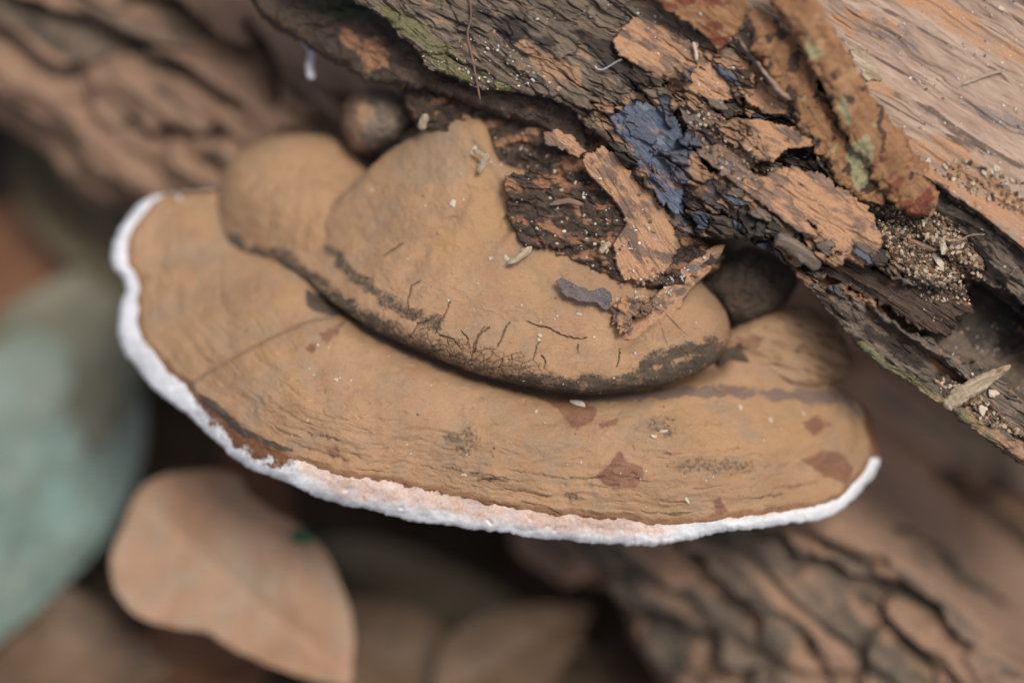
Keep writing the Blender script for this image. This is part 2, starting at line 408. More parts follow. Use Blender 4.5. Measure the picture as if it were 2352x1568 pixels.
# ------------------------------------------------------------------ ground
def build_ground():
    n = 150; s = np.linspace(-1, 1, n); e = np.sign(s) * (0.35 * np.abs(s) + 2.65 * np.abs(s) ** 4)
    X, Y = np.meshgrid(e, e, indexing='ij')
    Z = 0.012 * fbm(X * 14, Y * 14, 4, 3) + 0.006 * fbm(X * 60, Y * 60, 3, 8)
    v = np.stack([X, Y, Z], -1)
    a = np.stack([X * 100, Y * 100, Z * 100], -1).reshape(-1, 3)
    g = G('forest_soil'); vv = g.attr('g').outputs['Vector']
    n1 = g.noise(vv, 0.16, 4, 0.6); n2 = g.noise(vv, 0.7, 5, 0.65, off=4)
    col = g.mix(g.ramp(n1, 0.35, 0.65), (0.045, 0.030, 0.019), (0.10, 0.066, 0.040)); col = g.mix(g.ramp(n2, 0.45, 0.7), col, (0.025, 0.019, 0.013))
    m = g.done(col, 0.95, g.bump(n2, 0.006, 1))
    o = mesh_obj('ground', v, grid_faces(n, n, False), m, attrs={'g': a}); o['kind'] = 'structure'
build_ground()

# ------------------------------------------------------------------ the fallen log
LOG = thing('fallen_log', 'big rotting log leaning diagonally, brown dusted, with splitting layers of weathered wood', 'log', F(2100, 500, -8.0))

FISS = [([(1540, 1272), (1603, 1349), (1671, 1408), (1730, 1449)], 26), ([(1770, 1255), (1812, 1308), (1875, 1326), (1939, 1353), (2034, 1385), (2093, 1417), (2200, 1500)], 26), ([(1345, 1349), (1422, 1417), (1513, 1458), (1594, 1508), (1680, 1590)], 40),
        ([(1960, 1380), (2010, 1440), (2060, 1500), (2150, 1600)], 18), ([(1790, 1430), (1850, 1500), (1900, 1560)], 16), ([(2150, 1090), (2230, 1150), (2330, 1230), (2450, 1330)], 34), ([(2060, 1230), (2200, 1330), (2352, 1430)], 14),
        ([(-40, -10), (34, 25), (181, 97), (328, 176), (441, 210), (538, 248)], 30), ([(200, -30), (260, 0), (378, 50), (504, 113), (590, 160)], 24), ([(270, 318), (320, 330), (378, 322), (490, 330)], 24), ([(455, 380), (490, 392)], 22), ([(560, 60), (600, 150), (620, 250)], 26), ([(150, 330), (250, 420), (330, 470)], 14)]
def log_side():
    A = [(-500, -120), (-200, 110), (0, 255), (110, 315), (190, 410), (310, 490), (520, 640), (900, 980), (1300, 1330), (1420, 1450), (1560, 1600), (1750, 1800), (2100, 2150)]
    B = [(200, -420), (500, -200), (760, -30), (930, 110), (1100, 240), (1300, 360), (1500, 500), (1750, 660), (2000, 850), (2250, 1030), (2500, 1220), (2800, 1450), (3150, 1750)]
    P = crom(np.hstack([A, B]), 560, False); n = len(P)
    A = P[:, :2]; B = P[:, 2:]
    ph = np.linspace(R_(-75), R_(97), 300)[None]
    t = np.linspace(0, 1, n)[:, None]
    wA = -9.2 + 1.6 * t; wB = -5.0 + 2.8 * t
    k = 1 - np.cos(ph); k = np.where(ph < 0, 1 - np.cos(ph), k)
    x = A[:, :1] + (B - A)[:, :1] * k; y = A[:, 1:] + (B - A)[:, 1:] * k
    w = wA + (wB - wA) * np.sin(ph) * np.where(ph < 0, 1.6, 1.0)
    # ridges run along the log, warped
    u = t * 13.0; vq = ph * 4.2 + 0.28 * fbm(t * 7 + 0 * ph, ph * 2, 3, 5)
    rd = ridged(u * 0.33 + 0 * ph, vq * 1.15, 3, 21) - 0.5
    rf = fbm(u * 0.9 + 0 * ph, vq * 5, 4, 9)
    h = 0.95 * rd + 0.16 * rf - 0.4 * sst(0.62, 0.9, ridged(u * 0.28 + 4, vq * 0.8, 2, 77))
    p1, p2, pe, pox, poy = shards(u * 0.42 + 0.25 * fbm(u * .8 + 0 * ph, vq * 1.2, 3, 81), vq * 0.95 + 0.3 * fbm(u * 0.7 + 0 * ph, vq * 1.5, 4, 82), 83)
    h = 0.55 * h + 0.5 * (p1 - .5) + 0.3 * (p2 - .5) * poy - 0.5 * sst(.15, 0.0, pe) + 0.12 * fbm(u * 1.8 + 0 * ph, vq * 4, 4, 84)
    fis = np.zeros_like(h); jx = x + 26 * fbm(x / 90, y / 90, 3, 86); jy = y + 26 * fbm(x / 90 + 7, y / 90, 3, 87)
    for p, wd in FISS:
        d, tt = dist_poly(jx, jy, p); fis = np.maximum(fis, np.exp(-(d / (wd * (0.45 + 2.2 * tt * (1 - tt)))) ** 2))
    h = h - 0.9 * fis
    cx = np.cos(ph); nx, ny = -0.66, 0.75
    w = w + h * np.sin(np.clip(ph, 0.15, 1.6)); x = x + nx * h * PXCM * cx * 0.8; y = y + ny * h * PXCM * cx * 0.8
    w = w - (1.2 + 4.8 * sst(0.45, 0.75, t)) * sst(0.58, 0.86, k)
    du = sst(-0.25, 0.35, fbm(u * 0.5, vq * 2.2, 4, 40)) * 0.75
    da = sst(0.05, 0.55, fbm(u * 0.35 + 9, vq * 2.4, 4, 44) + 0.14) * 0.72
    gr = sst(0.0, 0.5, fbm(u * 0.6 + 2, vq * 1.3, 3, 60)) * 0.55
    du = np.maximum(du, 0.75 * sst(.3, .7, p2)); da = np.clip(da - 0.5 * sst(.4, .8, p2), 0, 1); gr = gr * sst(.8, .3, p2)
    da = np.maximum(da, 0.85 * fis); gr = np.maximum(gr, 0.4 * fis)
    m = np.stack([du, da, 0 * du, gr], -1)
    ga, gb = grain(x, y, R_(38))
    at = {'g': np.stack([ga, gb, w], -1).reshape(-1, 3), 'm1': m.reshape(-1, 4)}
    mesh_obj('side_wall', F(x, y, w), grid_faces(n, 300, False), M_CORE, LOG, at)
log_side()

# lower edge of the front wood layer, from far left to lower right
EDGE = [(560, -160), (700, -60), (830, 10), (900, 62), (955, 112), (985, 158), (1060, 182), (1100, 203), (1180, 212), (1240, 222), (1300, 240), (1345, 292), (1400, 335), (1450, 398), (1500, 468), (1560, 528), (1640, 545), (1700, 548), (1780, 585), (1840, 640), (1890, 700), (1940, 760), (2010, 830), (2100, 890), (2180, 945), (2250, 1000), (2352, 1066), (2520, 1170)]
TOPC = [(860, -420), (980, -330), (1080, -260), (1170, -220), (1240, -180), (1300, -150), (1380, -120), (1450, -100), (1550, -90), (1640, -80), (1740, -70), (1830, -60), (1920, -50), (2000, -40), (2080, -50), (2160, -60), (2240, -60), (2320, -40), (2400, 0), (2480, 60), (2560, 100), (2640, 160), (2700, 230), (2750, 310), (2800, 400), (2850, 500), (2900, 600), (3000, 740)]

TRENCH = [  # polygon, depth cm, softness, jag, seed
    ([(1890, 650), (1960, 660), (2060, 740), (2150, 790), (2230, 830), (2330, 900), (2420, 960), (2560, 1000), (2560, 860), (2400, 790), (2300, 660), (2220, 640), (2160, 680), (2060, 640), (1950, 600)], 2.2, 9, 26, 5),
    ([(2030, 420), (2110, 470), (2190, 520), (2260, 570), (2300, 660), (2200, 650), (2100, 610), (2040, 560), (1990, 480)], 0.55, 22, 16, 6),
    ([(1850, 180), (1905, 215), (1945, 280), (1930, 300), (1880, 290), (1830, 255), (1815, 215)], 2.6, 10, 18, 7),
    ([(1900, 330), (1990, 380), (2040, 440), (1960, 400), (1890, 370)], 0.9, 10, 16, 8),
    ([(1570, -20), (1630, 10), (1690, 60), (1650, 70), (1590, 40)], 0.6, 8, 10, 9),
    ([(1990, 700), (2060, 760), (2160, 830), (2230, 880), (2200, 890), (2080, 820), (1980, 740)], 0.5, 8, 14, 10),
]
LEDGE = [(1480, -120), (1560, -20), (1640, 50), (1700, 105), (1750, 170), (1800, 225), (1880, 245), (1960, 300), (2090, 392), (2160, 432), (2250, 492), (2352, 572), (2460, 660), (2700, 860)]

CHAOS = [(1370, 250), (1500, 200), (1640, 120), (1760, 160), (1880, 250), (1980, 340), (2060, 440), (2060, 640), (1900, 670), (1720, 575), (1560, 530), (1470, 430)]
def shard_field(x, y):
    a, b = grain(x, y)
    wa = a + 0.35 * fbm(a * 1.5, b * 3, 3, 93); wb = b + 0.13 * fbm(a * 1.3, b * 2.2, 3, 94) + 0.05 * fbm(a * 6, b * 9, 3, 95)
    return shards(wa * 0.75, wb * 2.9, 96), shards(wa * 1.9 + 3, wb * 7.5, 97), wa, wb

def layer_h(x, y):
    a, b = grain(x, y)
    d, tt = dist_poly(x, y, EDGE)
    base = 0.12 + 0.25 * sst(0, 500, d) + 0.14 * fbm(x / 260, y / 260, 3, 2)
    wa = a + 0.25 * fbm(a * 1.2, b * 2.5, 3, 91); wb = b + 0.16 * fbm(a * 0.9, b * 1.7, 3, 92)
    n1 = 0.5 + 0.5 * fbm(wa * 0.30, wb * 1.25, 4, 14)
    dl, _ = dist_poly(x, y, LEDGE)
    up = inside(x, y, LEDGE + [(2900, 300), (2500, -500), (1400, -500)])
    sm = np.where(up, sst(0, 30, dl), 0.0)                      # 1 on the smoother wood at upper right
    ter = terrace(n1, 6, 0.10) * 0.62 + terrace(0.5 + 0.5 * fbm(wa * 0.6, wb * 3.4, 4, 33), 4, 0.12) * 0.22
    rough = 0.055 * fbm(wa * 1.0, wb * 8, 4, 7) + 0.035 * fbm(wa * 4, wb * 9, 4, 8)
    cra = -0.16 * sst(0.80, 0.97, ridged(wa * 0.28 + 7, wb * 2.2, 3, 55)) * sst(-0.2, 0.3, fbm(a * .5, b * 1.2, 2, 56))
    h = base + ter * (1 - 0.92 * sm) + rough * (1 - 0.8 * sm) + cra * (1 - 0.7 * sm)
    Z = patch(x, y, CHAOS, 45, 40, 98, 80) * (1 - sm); Zs = (0.16 + 0.84 * Z) * (1 - sm)
    (s1, s2, e1, ox1, oy1), (q1, q2, e2, ox2, oy2), _, _ = shard_field(x, y)
    h = h + Zs * (0.85 * (s1 - .45) + 0.35 * (s2 - .5) * ox1 + 0.3 * (q1 - .5) * oy1 - 0.30 * sst(.10, 0, e1)) + (0.1 + 0.9 * Z) * (1 - sm) * (0.30 * (q1 - .5) + 0.15 * (q2 - .5) * ox2 - 0.13 * sst(.12, 0, e2))
    # smooth wood stands higher, its edge a real ledge
    led = np.where(up, 1, -1) * dl + 7 * fbm(x / 40, y / 40, 3, 63)
    h = h + 0.50 * sst(-5, 5, led) * sst(1400, 1800, x)
    h = h + (0.16 * fbm(wa * 0.22, wb * 1.1, 3, 70) + 0.10 * (terrace(0.5 + 0.5 * fbm(wa * 0.2, wb * 1.7, 3, 71), 4, .09) - .5) + 0.035 * fbm(wa * 0.10, wb * 6, 4, 72)) * sm
    for poly, dep, so, jg, sd in TRENCH:
        h = h - dep * patch(x, y, poly, so, jg, sd, 45)
    return h

TANP = [  # dust covered patches on the front layer
    [(1400, 60), (1500, 50), (1640, 150), (1660, 230), (1560, 210), (1440, 140)],
    [(1640, 130), (1720, 120), (1800, 200), (1780, 270), (1690, 240)],
    [(1190, 100), (1330, 150), (1330, 200), (1240, 180)], [(1900, 600), (2010, 690), (1960, 690), (1890, 640)],
    [(2080, 860), (2180, 920), (2150, 930), (2060, 880)], [(2200, 930), (2352, 1010), (2352, 1050), (2230, 990)]]
DARKP = [[(1290, 60), (1420, 90), (1520, 190), (1470, 220), (1380, 150)], [(1040, 0), (1180, 30), (1290, 110), (1180, 100)],
         [(1540, 480), (1760, 520), (1880, 600), (1760, 570), (1600, 540)], [(2180, 620), (2420, 700), (2420, 860), (2200, 760)],
         [(2095, 385), (2170, 425), (2352, 550), (2420, 640), (2352, 625), (2230, 540), (2120, 440)], [(1340, 280), (1420, 300), (1500, 430), (1480, 470), (1400, 380)],
         [(1850, 640), (2000, 740), (2240, 900), (2100, 850), (1900, 720)]]

def wood_layer():
    P = crom(np.hstack([EDGE, TOPC]), 860, False); n = len(P); A = P[:, :2].copy(); B = P[:, 2:]
    q = np.arange(n) / 860.0
    jag = 9 * fbm(q * 60, q * 0 + .5, 4, 3) + 5 * fbm(q * 200, q * 0, 3, 4)
    nrm = (A - B); nrm /= np.hypot(*nrm.T)[:, None]; A += nrm * jag[:, None]
    m = 520; k = np.linspace(0, 1, m)[None] ** 1.15
    nl = 16                                                  # rounded broken edge and the underside
    x = A[:, :1] + (B - A)[:, :1] * k; y = A[:, 1:] + (B - A)[:, 1:] * k
    w = layer_h(x, y)
    L = np.hypot(*(B - A).T)[:, None]
    dr = L * k; er = 15.0
    w = w - np.where(dr < er, 0.13 * (1 - np.sqrt(np.clip(1 - (1 - dr / er) ** 2, 0, 1))), 0)
    # underside: edge face then back inwards
    b = np.linspace(0, 1, nl)[None]
    th = (0.32 + 0.30 * sst(900, 1300, A[:, :1]) * (1 - sst(1500, 1700, A[:, :1])) + 0.4 * sst(1750, 1950, A[:, :1]))
    frac = np.clip(b / 0.35, 0, 1); back = np.clip((b - 0.35) / 0.65, 0, 1)
    bx = A[:, :1] + (B - A)[:, :1] / L * (6 * np.sin(frac * 3.1) - 2 * frac + back * 330 + 8 * fbm(q[:, None] * 120, b * 3, 3, 6))
    by = A[:, 1:] + (B - A)[:, 1:] / L * (6 * np.sin(frac * 3.1) - 2 * frac + back * 330 + 8 * fbm(q[:, None] * 120, b * 3, 3, 6))
    bw = w[:, :1] - th * frac - 1.2 * back - 0.01 + 0.05 * fbm(q[:, None] * 150, b * 5, 3, 12)
    X = np.concatenate([bx[:, ::-1], x], 1); Y = np.concatenate([by[:, ::-1], y], 1); W = np.concatenate([bw[:, ::-1], w], 1)
    a, bb = grain(X, Y)
    du = np.zeros_like(X); da = np.zeros_like(X); ex = np.zeros_like(X); gr = np.zeros_like(X)
    for i, p in enumerate(TANP): du = np.maximum(du, patch(X, Y, p, 14, 26, 100 + i, 60))
    for i, p in enumerate(DARKP): da = np.maximum(da, patch(X, Y, p, 18, 24, 120 + i, 60))
    du = np.maximum(du * 0.9, sst(0.0, 0.5, fbm(a * 0.7, bb * 1.8, 3, 140)) * 0.42 * sst(1250, 1500, X))
    da = np.maximum(da * 0.8, sst(0.05, 0.5, fbm(a * 0.5, bb * 1.9, 3, 141)) * 0.45)
    ex = patch(X, Y, [(1395, 265), (1450, 235), (1540, 240), (1600, 320), (1570, 480), (1500, 430)], 12, 22, 150, 50) * 0.9
    gr = np.maximum(patch(X, Y, [(840, 0), (960, 40), (1100, 150), (1200, 215), (1050, 200), (960, 130)], 20, 30, 151, 70) * 0.72,
                    patch(X, Y, [(1830, 640), (2000, 790), (2250, 960), (2352, 1060), (2250, 1010), (2000, 860)], 14, 16, 152, 60) * 0.6)
    Z = patch(X, Y, CHAOS, 45, 40, 98, 80)
    (s1, s2, e1, _, _), (q1, q2, e2, _, _), _, _ = shard_field(X, Y)
    pick = 0.6 * s2 + 0.4 * q2
    Zc = 0.35 + 0.65 * Z
    du = np.maximum(du, Zc * sst(.58, .62, pick)); da = np.maximum(da, Zc * 0.8 * sst(.34, .30, pick)); ex = np.maximum(ex * sst(.15, .3, pick), Z * 0.8 * sst(.44, .46, pick) * sst(.54, .52, pick))
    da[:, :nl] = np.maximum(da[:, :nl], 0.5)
    dl, _ = dist_poly(X, Y, LEDGE); up = inside(X, Y, LEDGE + [(2900, 300), (2500, -500), (1400, -500)])
    at = {'g': np.stack([a, bb, W], -1), 'm1': np.stack([du, da, ex, gr], -1)}
    # the smooth tan wood is a layer of its own: cut the sheet along the ledge
    N, M = X.shape; V = F(X, Y, W).reshape(-1, 3); fc = grid_faces(N, M, False)
    upv = (np.where(up, 1, -1) * dl + 7 * fbm(X / 40, Y / 40, 3, 63)).ravel() > -7
    upv &= (X.ravel() > 1480)
    fu = upv[fc].all(1)
    for nm, sel, mat in (('weathered_layer', ~fu, M_GREY), ('tan_layer', fu, M_TAN)):
        f = fc[sel]; used = np.unique(f); remap = np.full(N * M, -1); remap[used] = np.arange(len(used))
        aa = {k_: v_.reshape(N * M, -1)[used] for k_, v_ in at.items()}
        if nm == 'tan_layer':
            xx = X.ravel()[used]; yy = Y.ravel()[used]; ga, gb = grain(xx, yy, R_(30)); mm = aa['m1']
            dd, _ = dist_poly(xx, yy, LEDGE)
            mm[:, 0] = 0.75 * patch(xx, yy, [(2000, 300), (2352, 480), (2500, 560), (2500, 700), (2250, 500), (2050, 400)], 30, 40, 160, 80) + 0.6 * sst(-0.05, .35, fbm(ga * .3, gb * 1.5, 4, 161))
            mm[:, 1] = np.maximum(np.maximum(sst(0.12, 0.5, fbm(ga * 0.25, gb * 2.6, 4, 162)) * 0.62, sst(0.1, .4, fbm(ga * 0.16, gb * 6.5, 4, 166)) * 0.6), 0.75 * sst(8, 0, dd) * sst(2050, 2110, xx))
            mm[:, 2] = np.maximum(0.6 * patch(xx, yy, [(2000, 20), (2090, 60), (2140, 130), (2060, 130), (1990, 80)], 30, 20, 163), 0.62 * sst(-0.02, .4, fbm(ga * .22 + 5, gb * 1.6, 4, 164)))
            mm[:, 3] = np.maximum(sst(0.15, 0.5, fbm(ga * 0.3, gb * 1.7, 4, 165)) * 0.55, 0)
        mesh_obj(nm, V[used], remap[f], mat, LOG, aa)
wood_layer()

# ------------------------------------------------------------------ general slab (flake, splinter, lobe, leaf) from an outline
def slab(name, outline, spine, hf, thick, mat, parent=None, er=14, eh=None, nt=360, ns=70, jag=4.0, jsc=26.0, seed=1,
         masks=None, ang=GA, nrim=10, nbot=10, pw=1.2, base=None, extra_m=None, poly=False):
    Rm = crom(outline, nt, True)
    if poly:
        q_ = np.vstack([outline, outline[:1]]).astype(float); L_ = np.concatenate([[0], np.cumsum(np.hypot(*np.diff(q_, axis=0).T))]); s_ = np.linspace(0, L_[-1], nt, endpoint=False)
        Rm = 0.75 * np.stack([np.interp(s_, L_, q_[:, 0]), np.interp(s_, L_, q_[:, 1])], 1) + 0.25 * Rm
    cen = Rm.mean(0); out = Rm - cen; out /= np.hypot(*out.T)[:, None]
    jg = jag * (fbm(Rm[:, 0] / jsc, Rm[:, 1] / jsc, 4, seed, 0.65) * 1.6)
    Rm = Rm + out * jg[:, None]
    sp = np.array(spine, float)
    spd = crom(sp, 60, False) if len(sp) > 2 else np.linspace(sp[0], sp[-1], 60)
    Cn = spd[((Rm[:, None] - spd[None]) ** 2).sum(-1).argmin(1)]
    ker = np.ones(9) / 9
    Cn = np.stack([np.convolve(np.concatenate([Cn[-4:, k], Cn[:, k], Cn[:4, k]]), ker, 'valid') for k in (0, 1)], 1)
    er_ = np.minimum(np.full(nt, float(er)), 0.8 * np.hypot(*(Rm - Cn).T)); eh_ = eh(Rm[:, 0], Rm[:, 1]) if callable(eh) else np.full(nt, thick * 0.5 if eh is None else eh)
    x, y, w, s = loft_rows(Rm, Cn, hf, thick, er_, eh_, ns, nrim, nbot, pw)
    a, b = grain(x, y, ang)
    at = {'g': np.stack([a, b, w], -1).reshape(-1, 3)}
    m = np.zeros(x.shape + (4,)) if masks is None else np.stack(np.broadcast_arrays(*masks(x, y)), -1)
    at['m1'] = m.reshape(-1, 4)
    if extra_m is not None: at['m2'] = np.stack(np.broadcast_arrays(*extra_m(x, y)), -1).reshape(-1, 4)
    V = F(x, y, w)
    if parent is None and base is None: base = V.reshape(-1, 3).mean(0)
    return mesh_obj(name, V, grid_faces(nt, x.shape[1], True, orient(Rm)), mat, parent, at, base=base)

def plane_h(x0, y0, w0, sx=0.0, sy=0.0, amp=0.05, seed=0, ang=GA, along=0.6, across=3.0, curl=0.0, steps=0):
    """tilted plate with fibrous relief; sx, sy slope in cm per 100 units"""
    def f(x, y):
        a, b = grain(x, y, ang); n = fbm(a * along, b * across, 4, seed)
        r = amp * (terrace(0.5 + 0.5 * n, steps, .12) * 2 - 1 if steps else n) + amp * 0.5 * fbm(a * 4, b * 7, 3, seed + 3) + amp * 1.1 * (terrace(0.5 + 0.5 * fbm(a * along * .8 + 5, b * across * .7, 4, seed + 9), 3, .08) - .5)
        return w0 + sx * (x - x0) / 100 + sy * (y - y0) / 100 + r + curl * ((x - x0) ** 2 + (y - y0) ** 2) / 1e4
    return f

def mk(du=0.0, da=0.0, ex=0.0, gr=0.0, seed=0):
    def f(x, y):
        a, b = grain(x, y)
        return (du * 0.85 + 0.9 * fbm(a * 1.4, b * 3.0, 4, seed), da + 0.75 * fbm(a * 1.3, b * 3.2, 4, seed + 1), ex + 0.7 * fbm(a * 1.5 + 4, b * 2.5, 3, seed + 2), gr + 0.25 * fbm(a, b * 2, 3, seed + 4))
    return f

# mossy brown layer behind the front layer, upper left of it
slab('mossy_layer', [(430, -200), (560, -20), (610, 50), (700, 105), (780, 150), (850, 190), (930, 205), (1010, 215), (1130, 260), (1250, 300), (1350, 360), (1300, 150), (1100, -40), (800, -250)],
     [(640, -60), (1200, 190)], lambda x, y: -1.25 + 0.9 * sst(600, 1050, x) + 0.35 * terrace(0.5 + .5 * fbm(x / 150, y / 70, 4, 31), 4, .15) + 0.12 * fbm(x / 26, y / 26, 4, 32),
     0.9, M_DARKW, LOG, er=26, nt=520, ns=110, jag=12, seed=33,
     masks=lambda x, y: (0.30 * sst(-.1, .4, fbm(x / 90, y / 60, 3, 34)) + 0.4 * patch(x, y, [(790, 60), (880, 90), (930, 160), (850, 160), (790, 110)], 14, 20, 35),
                         0.1 + 0 * x, 0 * x, 0.55 * sst(-.05, .45, fbm(x / 110, y / 70, 3, 36)) + 0.4 * patch(x, y, [(700, 0), (790, 0), (880, 50), (740, 40)], 14, 20, 37)))
# dark crumbling wood between the front layer and the bracket
slab('rotten_wood', [(930, 205), (1060, 195), (1300, 230), (1480, 390), (1600, 540), (1660, 590), (1580, 660), (1440, 655), (1300, 600), (1190, 585), (1120, 470), (1080, 340), (1000, 300), (950, 280)],
     [(1060, 290), (1500, 570)], lambda x, y: -1.05 + 0.75 * sst(1100, 1450, x) + 0.20 * sst(350, 520, y) + 0.34 * terrace(0.5 + .5 * fbm(x / 95, y / 60, 4, 41), 5, .1) + 0.16 * fbm(x / 22, y / 18, 4, 42),
     1.6, M_DARKW, LOG, er=16, nt=620, ns=150, jag=9, seed=43,
     masks=lambda x, y: (0.75 * sst(-0.05, .28, fbm(x / 75, y / 30, 4, 44)), 0.12 + 0 * x, 0.3 * sst(0, .4, fbm(x / 60, y / 50, 3, 46)), 0.35 * sst(300, 220, y)))

# ------------------------------------------------------------------ the bracket fungus
FUN = thing('bracket_fungus', 'large brown shelf fungus with a white growing rim, jutting from the log', 'fungus', F(1400, 700, -3.0))

LIP = [(520, 540), (560, 580), (640, 592), (700, 640), (760, 690), (820, 735), (880, 768), (990, 816), (1080, 852), (1200, 884), (1340, 902), (1450, 894), (1560, 874), (1640, 834), (1672, 775)]
# rim outline, inner end of the rim, point of the back line it grew from
TIER = [  # Rx Ry Ix Iy Cx Cy
    (430, 462, 440, 468, 560, 430), (392, 452, 398, 470, 560, 435), (350, 451, 364, 478, 565, 440), (302, 484, 338, 512, 575, 450), (266, 548, 311, 562, 590, 470),
    (260, 605, 304, 620, 610, 520), (287, 652, 318, 676, 650, 560), (273, 720, 327, 742, 700, 600), (279, 800, 346, 808, 750, 640), (318, 850, 388, 860, 800, 670),
    (372, 908, 442, 884, 850, 700), (440, 960, 474, 908, 890, 715), (500, 1020, 545, 978, 920, 735), (570, 1072, 622, 1026, 960, 755), (645, 1102, 692, 1058, 1000, 770),
    (740, 1146, 780, 1082, 1060, 790), (850, 1172, 890, 1098, 1120, 805), (960, 1197, 990, 1122, 1180, 815), (1090, 1213, 1098, 1148, 1250, 825),
    (1200, 1230, 1202, 1168, 1320, 830), (1320, 1243, 1292, 1190, 1390, 835), (1440, 1254, 1404, 1202, 1450, 830), (1540, 1247, 1525, 1207, 1510, 820),
    (1640, 1226, 1630, 1194, 1570, 815), (1750, 1212, 1745, 1180, 1640, 820), (1860, 1197, 1850, 1164, 1700, 830), (1930, 1175, 1914, 1150, 1760, 840),
    (1985, 1120, 1968, 1100, 1800, 850), (2019, 1066, 2000, 1052, 1820, 850), (2013, 1005, 1992, 1000, 1830, 850), (1990, 940, 1970, 945, 1830, 845),
    (1930, 893, 1918, 905, 1820, 840), (1850, 860, 1845, 872, 1800, 835), (1700, 800, 1690, 812, 1650, 800), (1400, 740, 1400, 752, 1380, 780),
    (1000, 650, 1000, 662, 980, 700), (780, 500, 780, 512, 740, 560), (600, 420, 600, 430, 610, 470)]
tier_w = tps([(350, 470, -3.3), (265, 560, -3.1), (280, 680, -2.8), (300, 800, -2.4), (420, 920, -1.3), (500, 600, -2.6), (480, 750, -1.7), (560, 500, -3.2), (600, 680, -1.5), (700, 660, -1.5),
              (560, 1010, -0.45), (700, 900, -0.15), (700, 1070, -0.15), (850, 800, -0.55), (900, 980, 0.2), (1000, 1120, 0.05), (1050, 860, -0.35), (1200, 1000, 0.3), (1300, 900, -0.35), (1300, 1190, 0.05),
              (1500, 1010, 0.25), (1520, 1200, 0.0), (1600, 900, -0.6), (1700, 1030, -0.2), (1750, 1180, -0.35), (1880, 1100, -0.95), (1800, 900, -1.15), (1990, 1070, -1.7), (1960, 960, -1.8), (1100, 700, -0.9), (800, 560, -2.2), (1500, 780, -0.9)])
CREASE = [(425, 892), (470, 862), (520, 832), (620, 778), (700, 742), (760, 728), (830, 740)]

def tier_h(x, y):
    w = tier_w(x, y)
    d, t = dist_poly(x, y, CREASE)
    yl = np.interp(x, [c[0] for c in CREASE], [c[1] for c in CREASE])
    sg = np.where(y > yl, 1.0, -1.0)
    w = w + 0.10 * sst(-7, 7, sg * d) * np.exp(-np.clip(d, 0, None) / 70) * sst(0, 0.04, t) * sst(1, 0.9, t) - 0.05 * np.exp(-(d / 30) ** 2) * (sg < 0)
    # furrow below the older tier
    dl, tl = dist_poly(x, y, LIP); w = w - 0.55 * np.exp(-(dl / 26) ** 2) * sst(0.1, .3, tl)
    w = w + 0.13 * fbm(x / 150, y / 120, 3, 201) + 0.042 * fbm(x / 52, y / 36, 3, 202)
    w = w + 0.010 * fbm(x / 13, y / 11, 3, 203) - 0.03 * sst(0.45, 0.62, fbm(x / 30, y / 24, 2, 204))
    return w

STAINS = [[(1225, 912), (1290, 910), (1330, 918), (1370, 940), (1355, 972), (1325, 990), (1300, 965), (1280, 935)], [(1375, 975), (1420, 958), (1415, 975), (1385, 985)],
          [(1372, 1090), (1400, 1065), (1425, 1035), (1440, 1058), (1478, 1075), (1480, 1100), (1450, 1120), (1390, 1115)],
          [(1845, 1055), (1885, 1035), (1930, 1040), (1960, 1080), (1955, 1110), (1900, 1095)], [(1838, 968), (1880, 955), (1905, 975), (1870, 1000)],
          [(735, 765), (790, 738), (775, 765), (750, 790)], [(700, 800), (725, 790), (720, 808)], [(1632, 1148), (1655, 1140), (1672, 1175), (1645, 1185)],
          [(1640, 895), (1720, 890), (1650, 915)], [(750, 1030), (775, 1025), (778, 1045), (756, 1050)]]
PLUM = [[(800, 715), (1000, 812), (1200, 880), (1350, 905), (1640, 885), (1660, 905), (1400, 925), (1180, 902), (980, 838), (830, 765)], [(1640, 885), (1950, 900), (1985, 960), (1940, 930), (1700, 912)]]
GREYS = [[(1545, 1060), (1600, 1040), (1660, 1050), (1740, 1055), (1735, 1085), (1640, 1090), (1560, 1085)], [(1010, 1000), (1080, 970), (1110, 1030), (1050, 1060)],
         [(1480, 960), (1560, 950), (1550, 1010), (1500, 1000)]]
SOOT2 = [[(1290, 1125), (1330, 1130), (1340, 1150), (1300, 1150)], [(1100, 1098), (1130, 1092), (1165, 1100), (1130, 1106)], [(980, 1060), (1100, 1085), (1090, 1090), (985, 1070)], [(690, 985), (760, 1000), (790, 1015), (720, 1002)]]

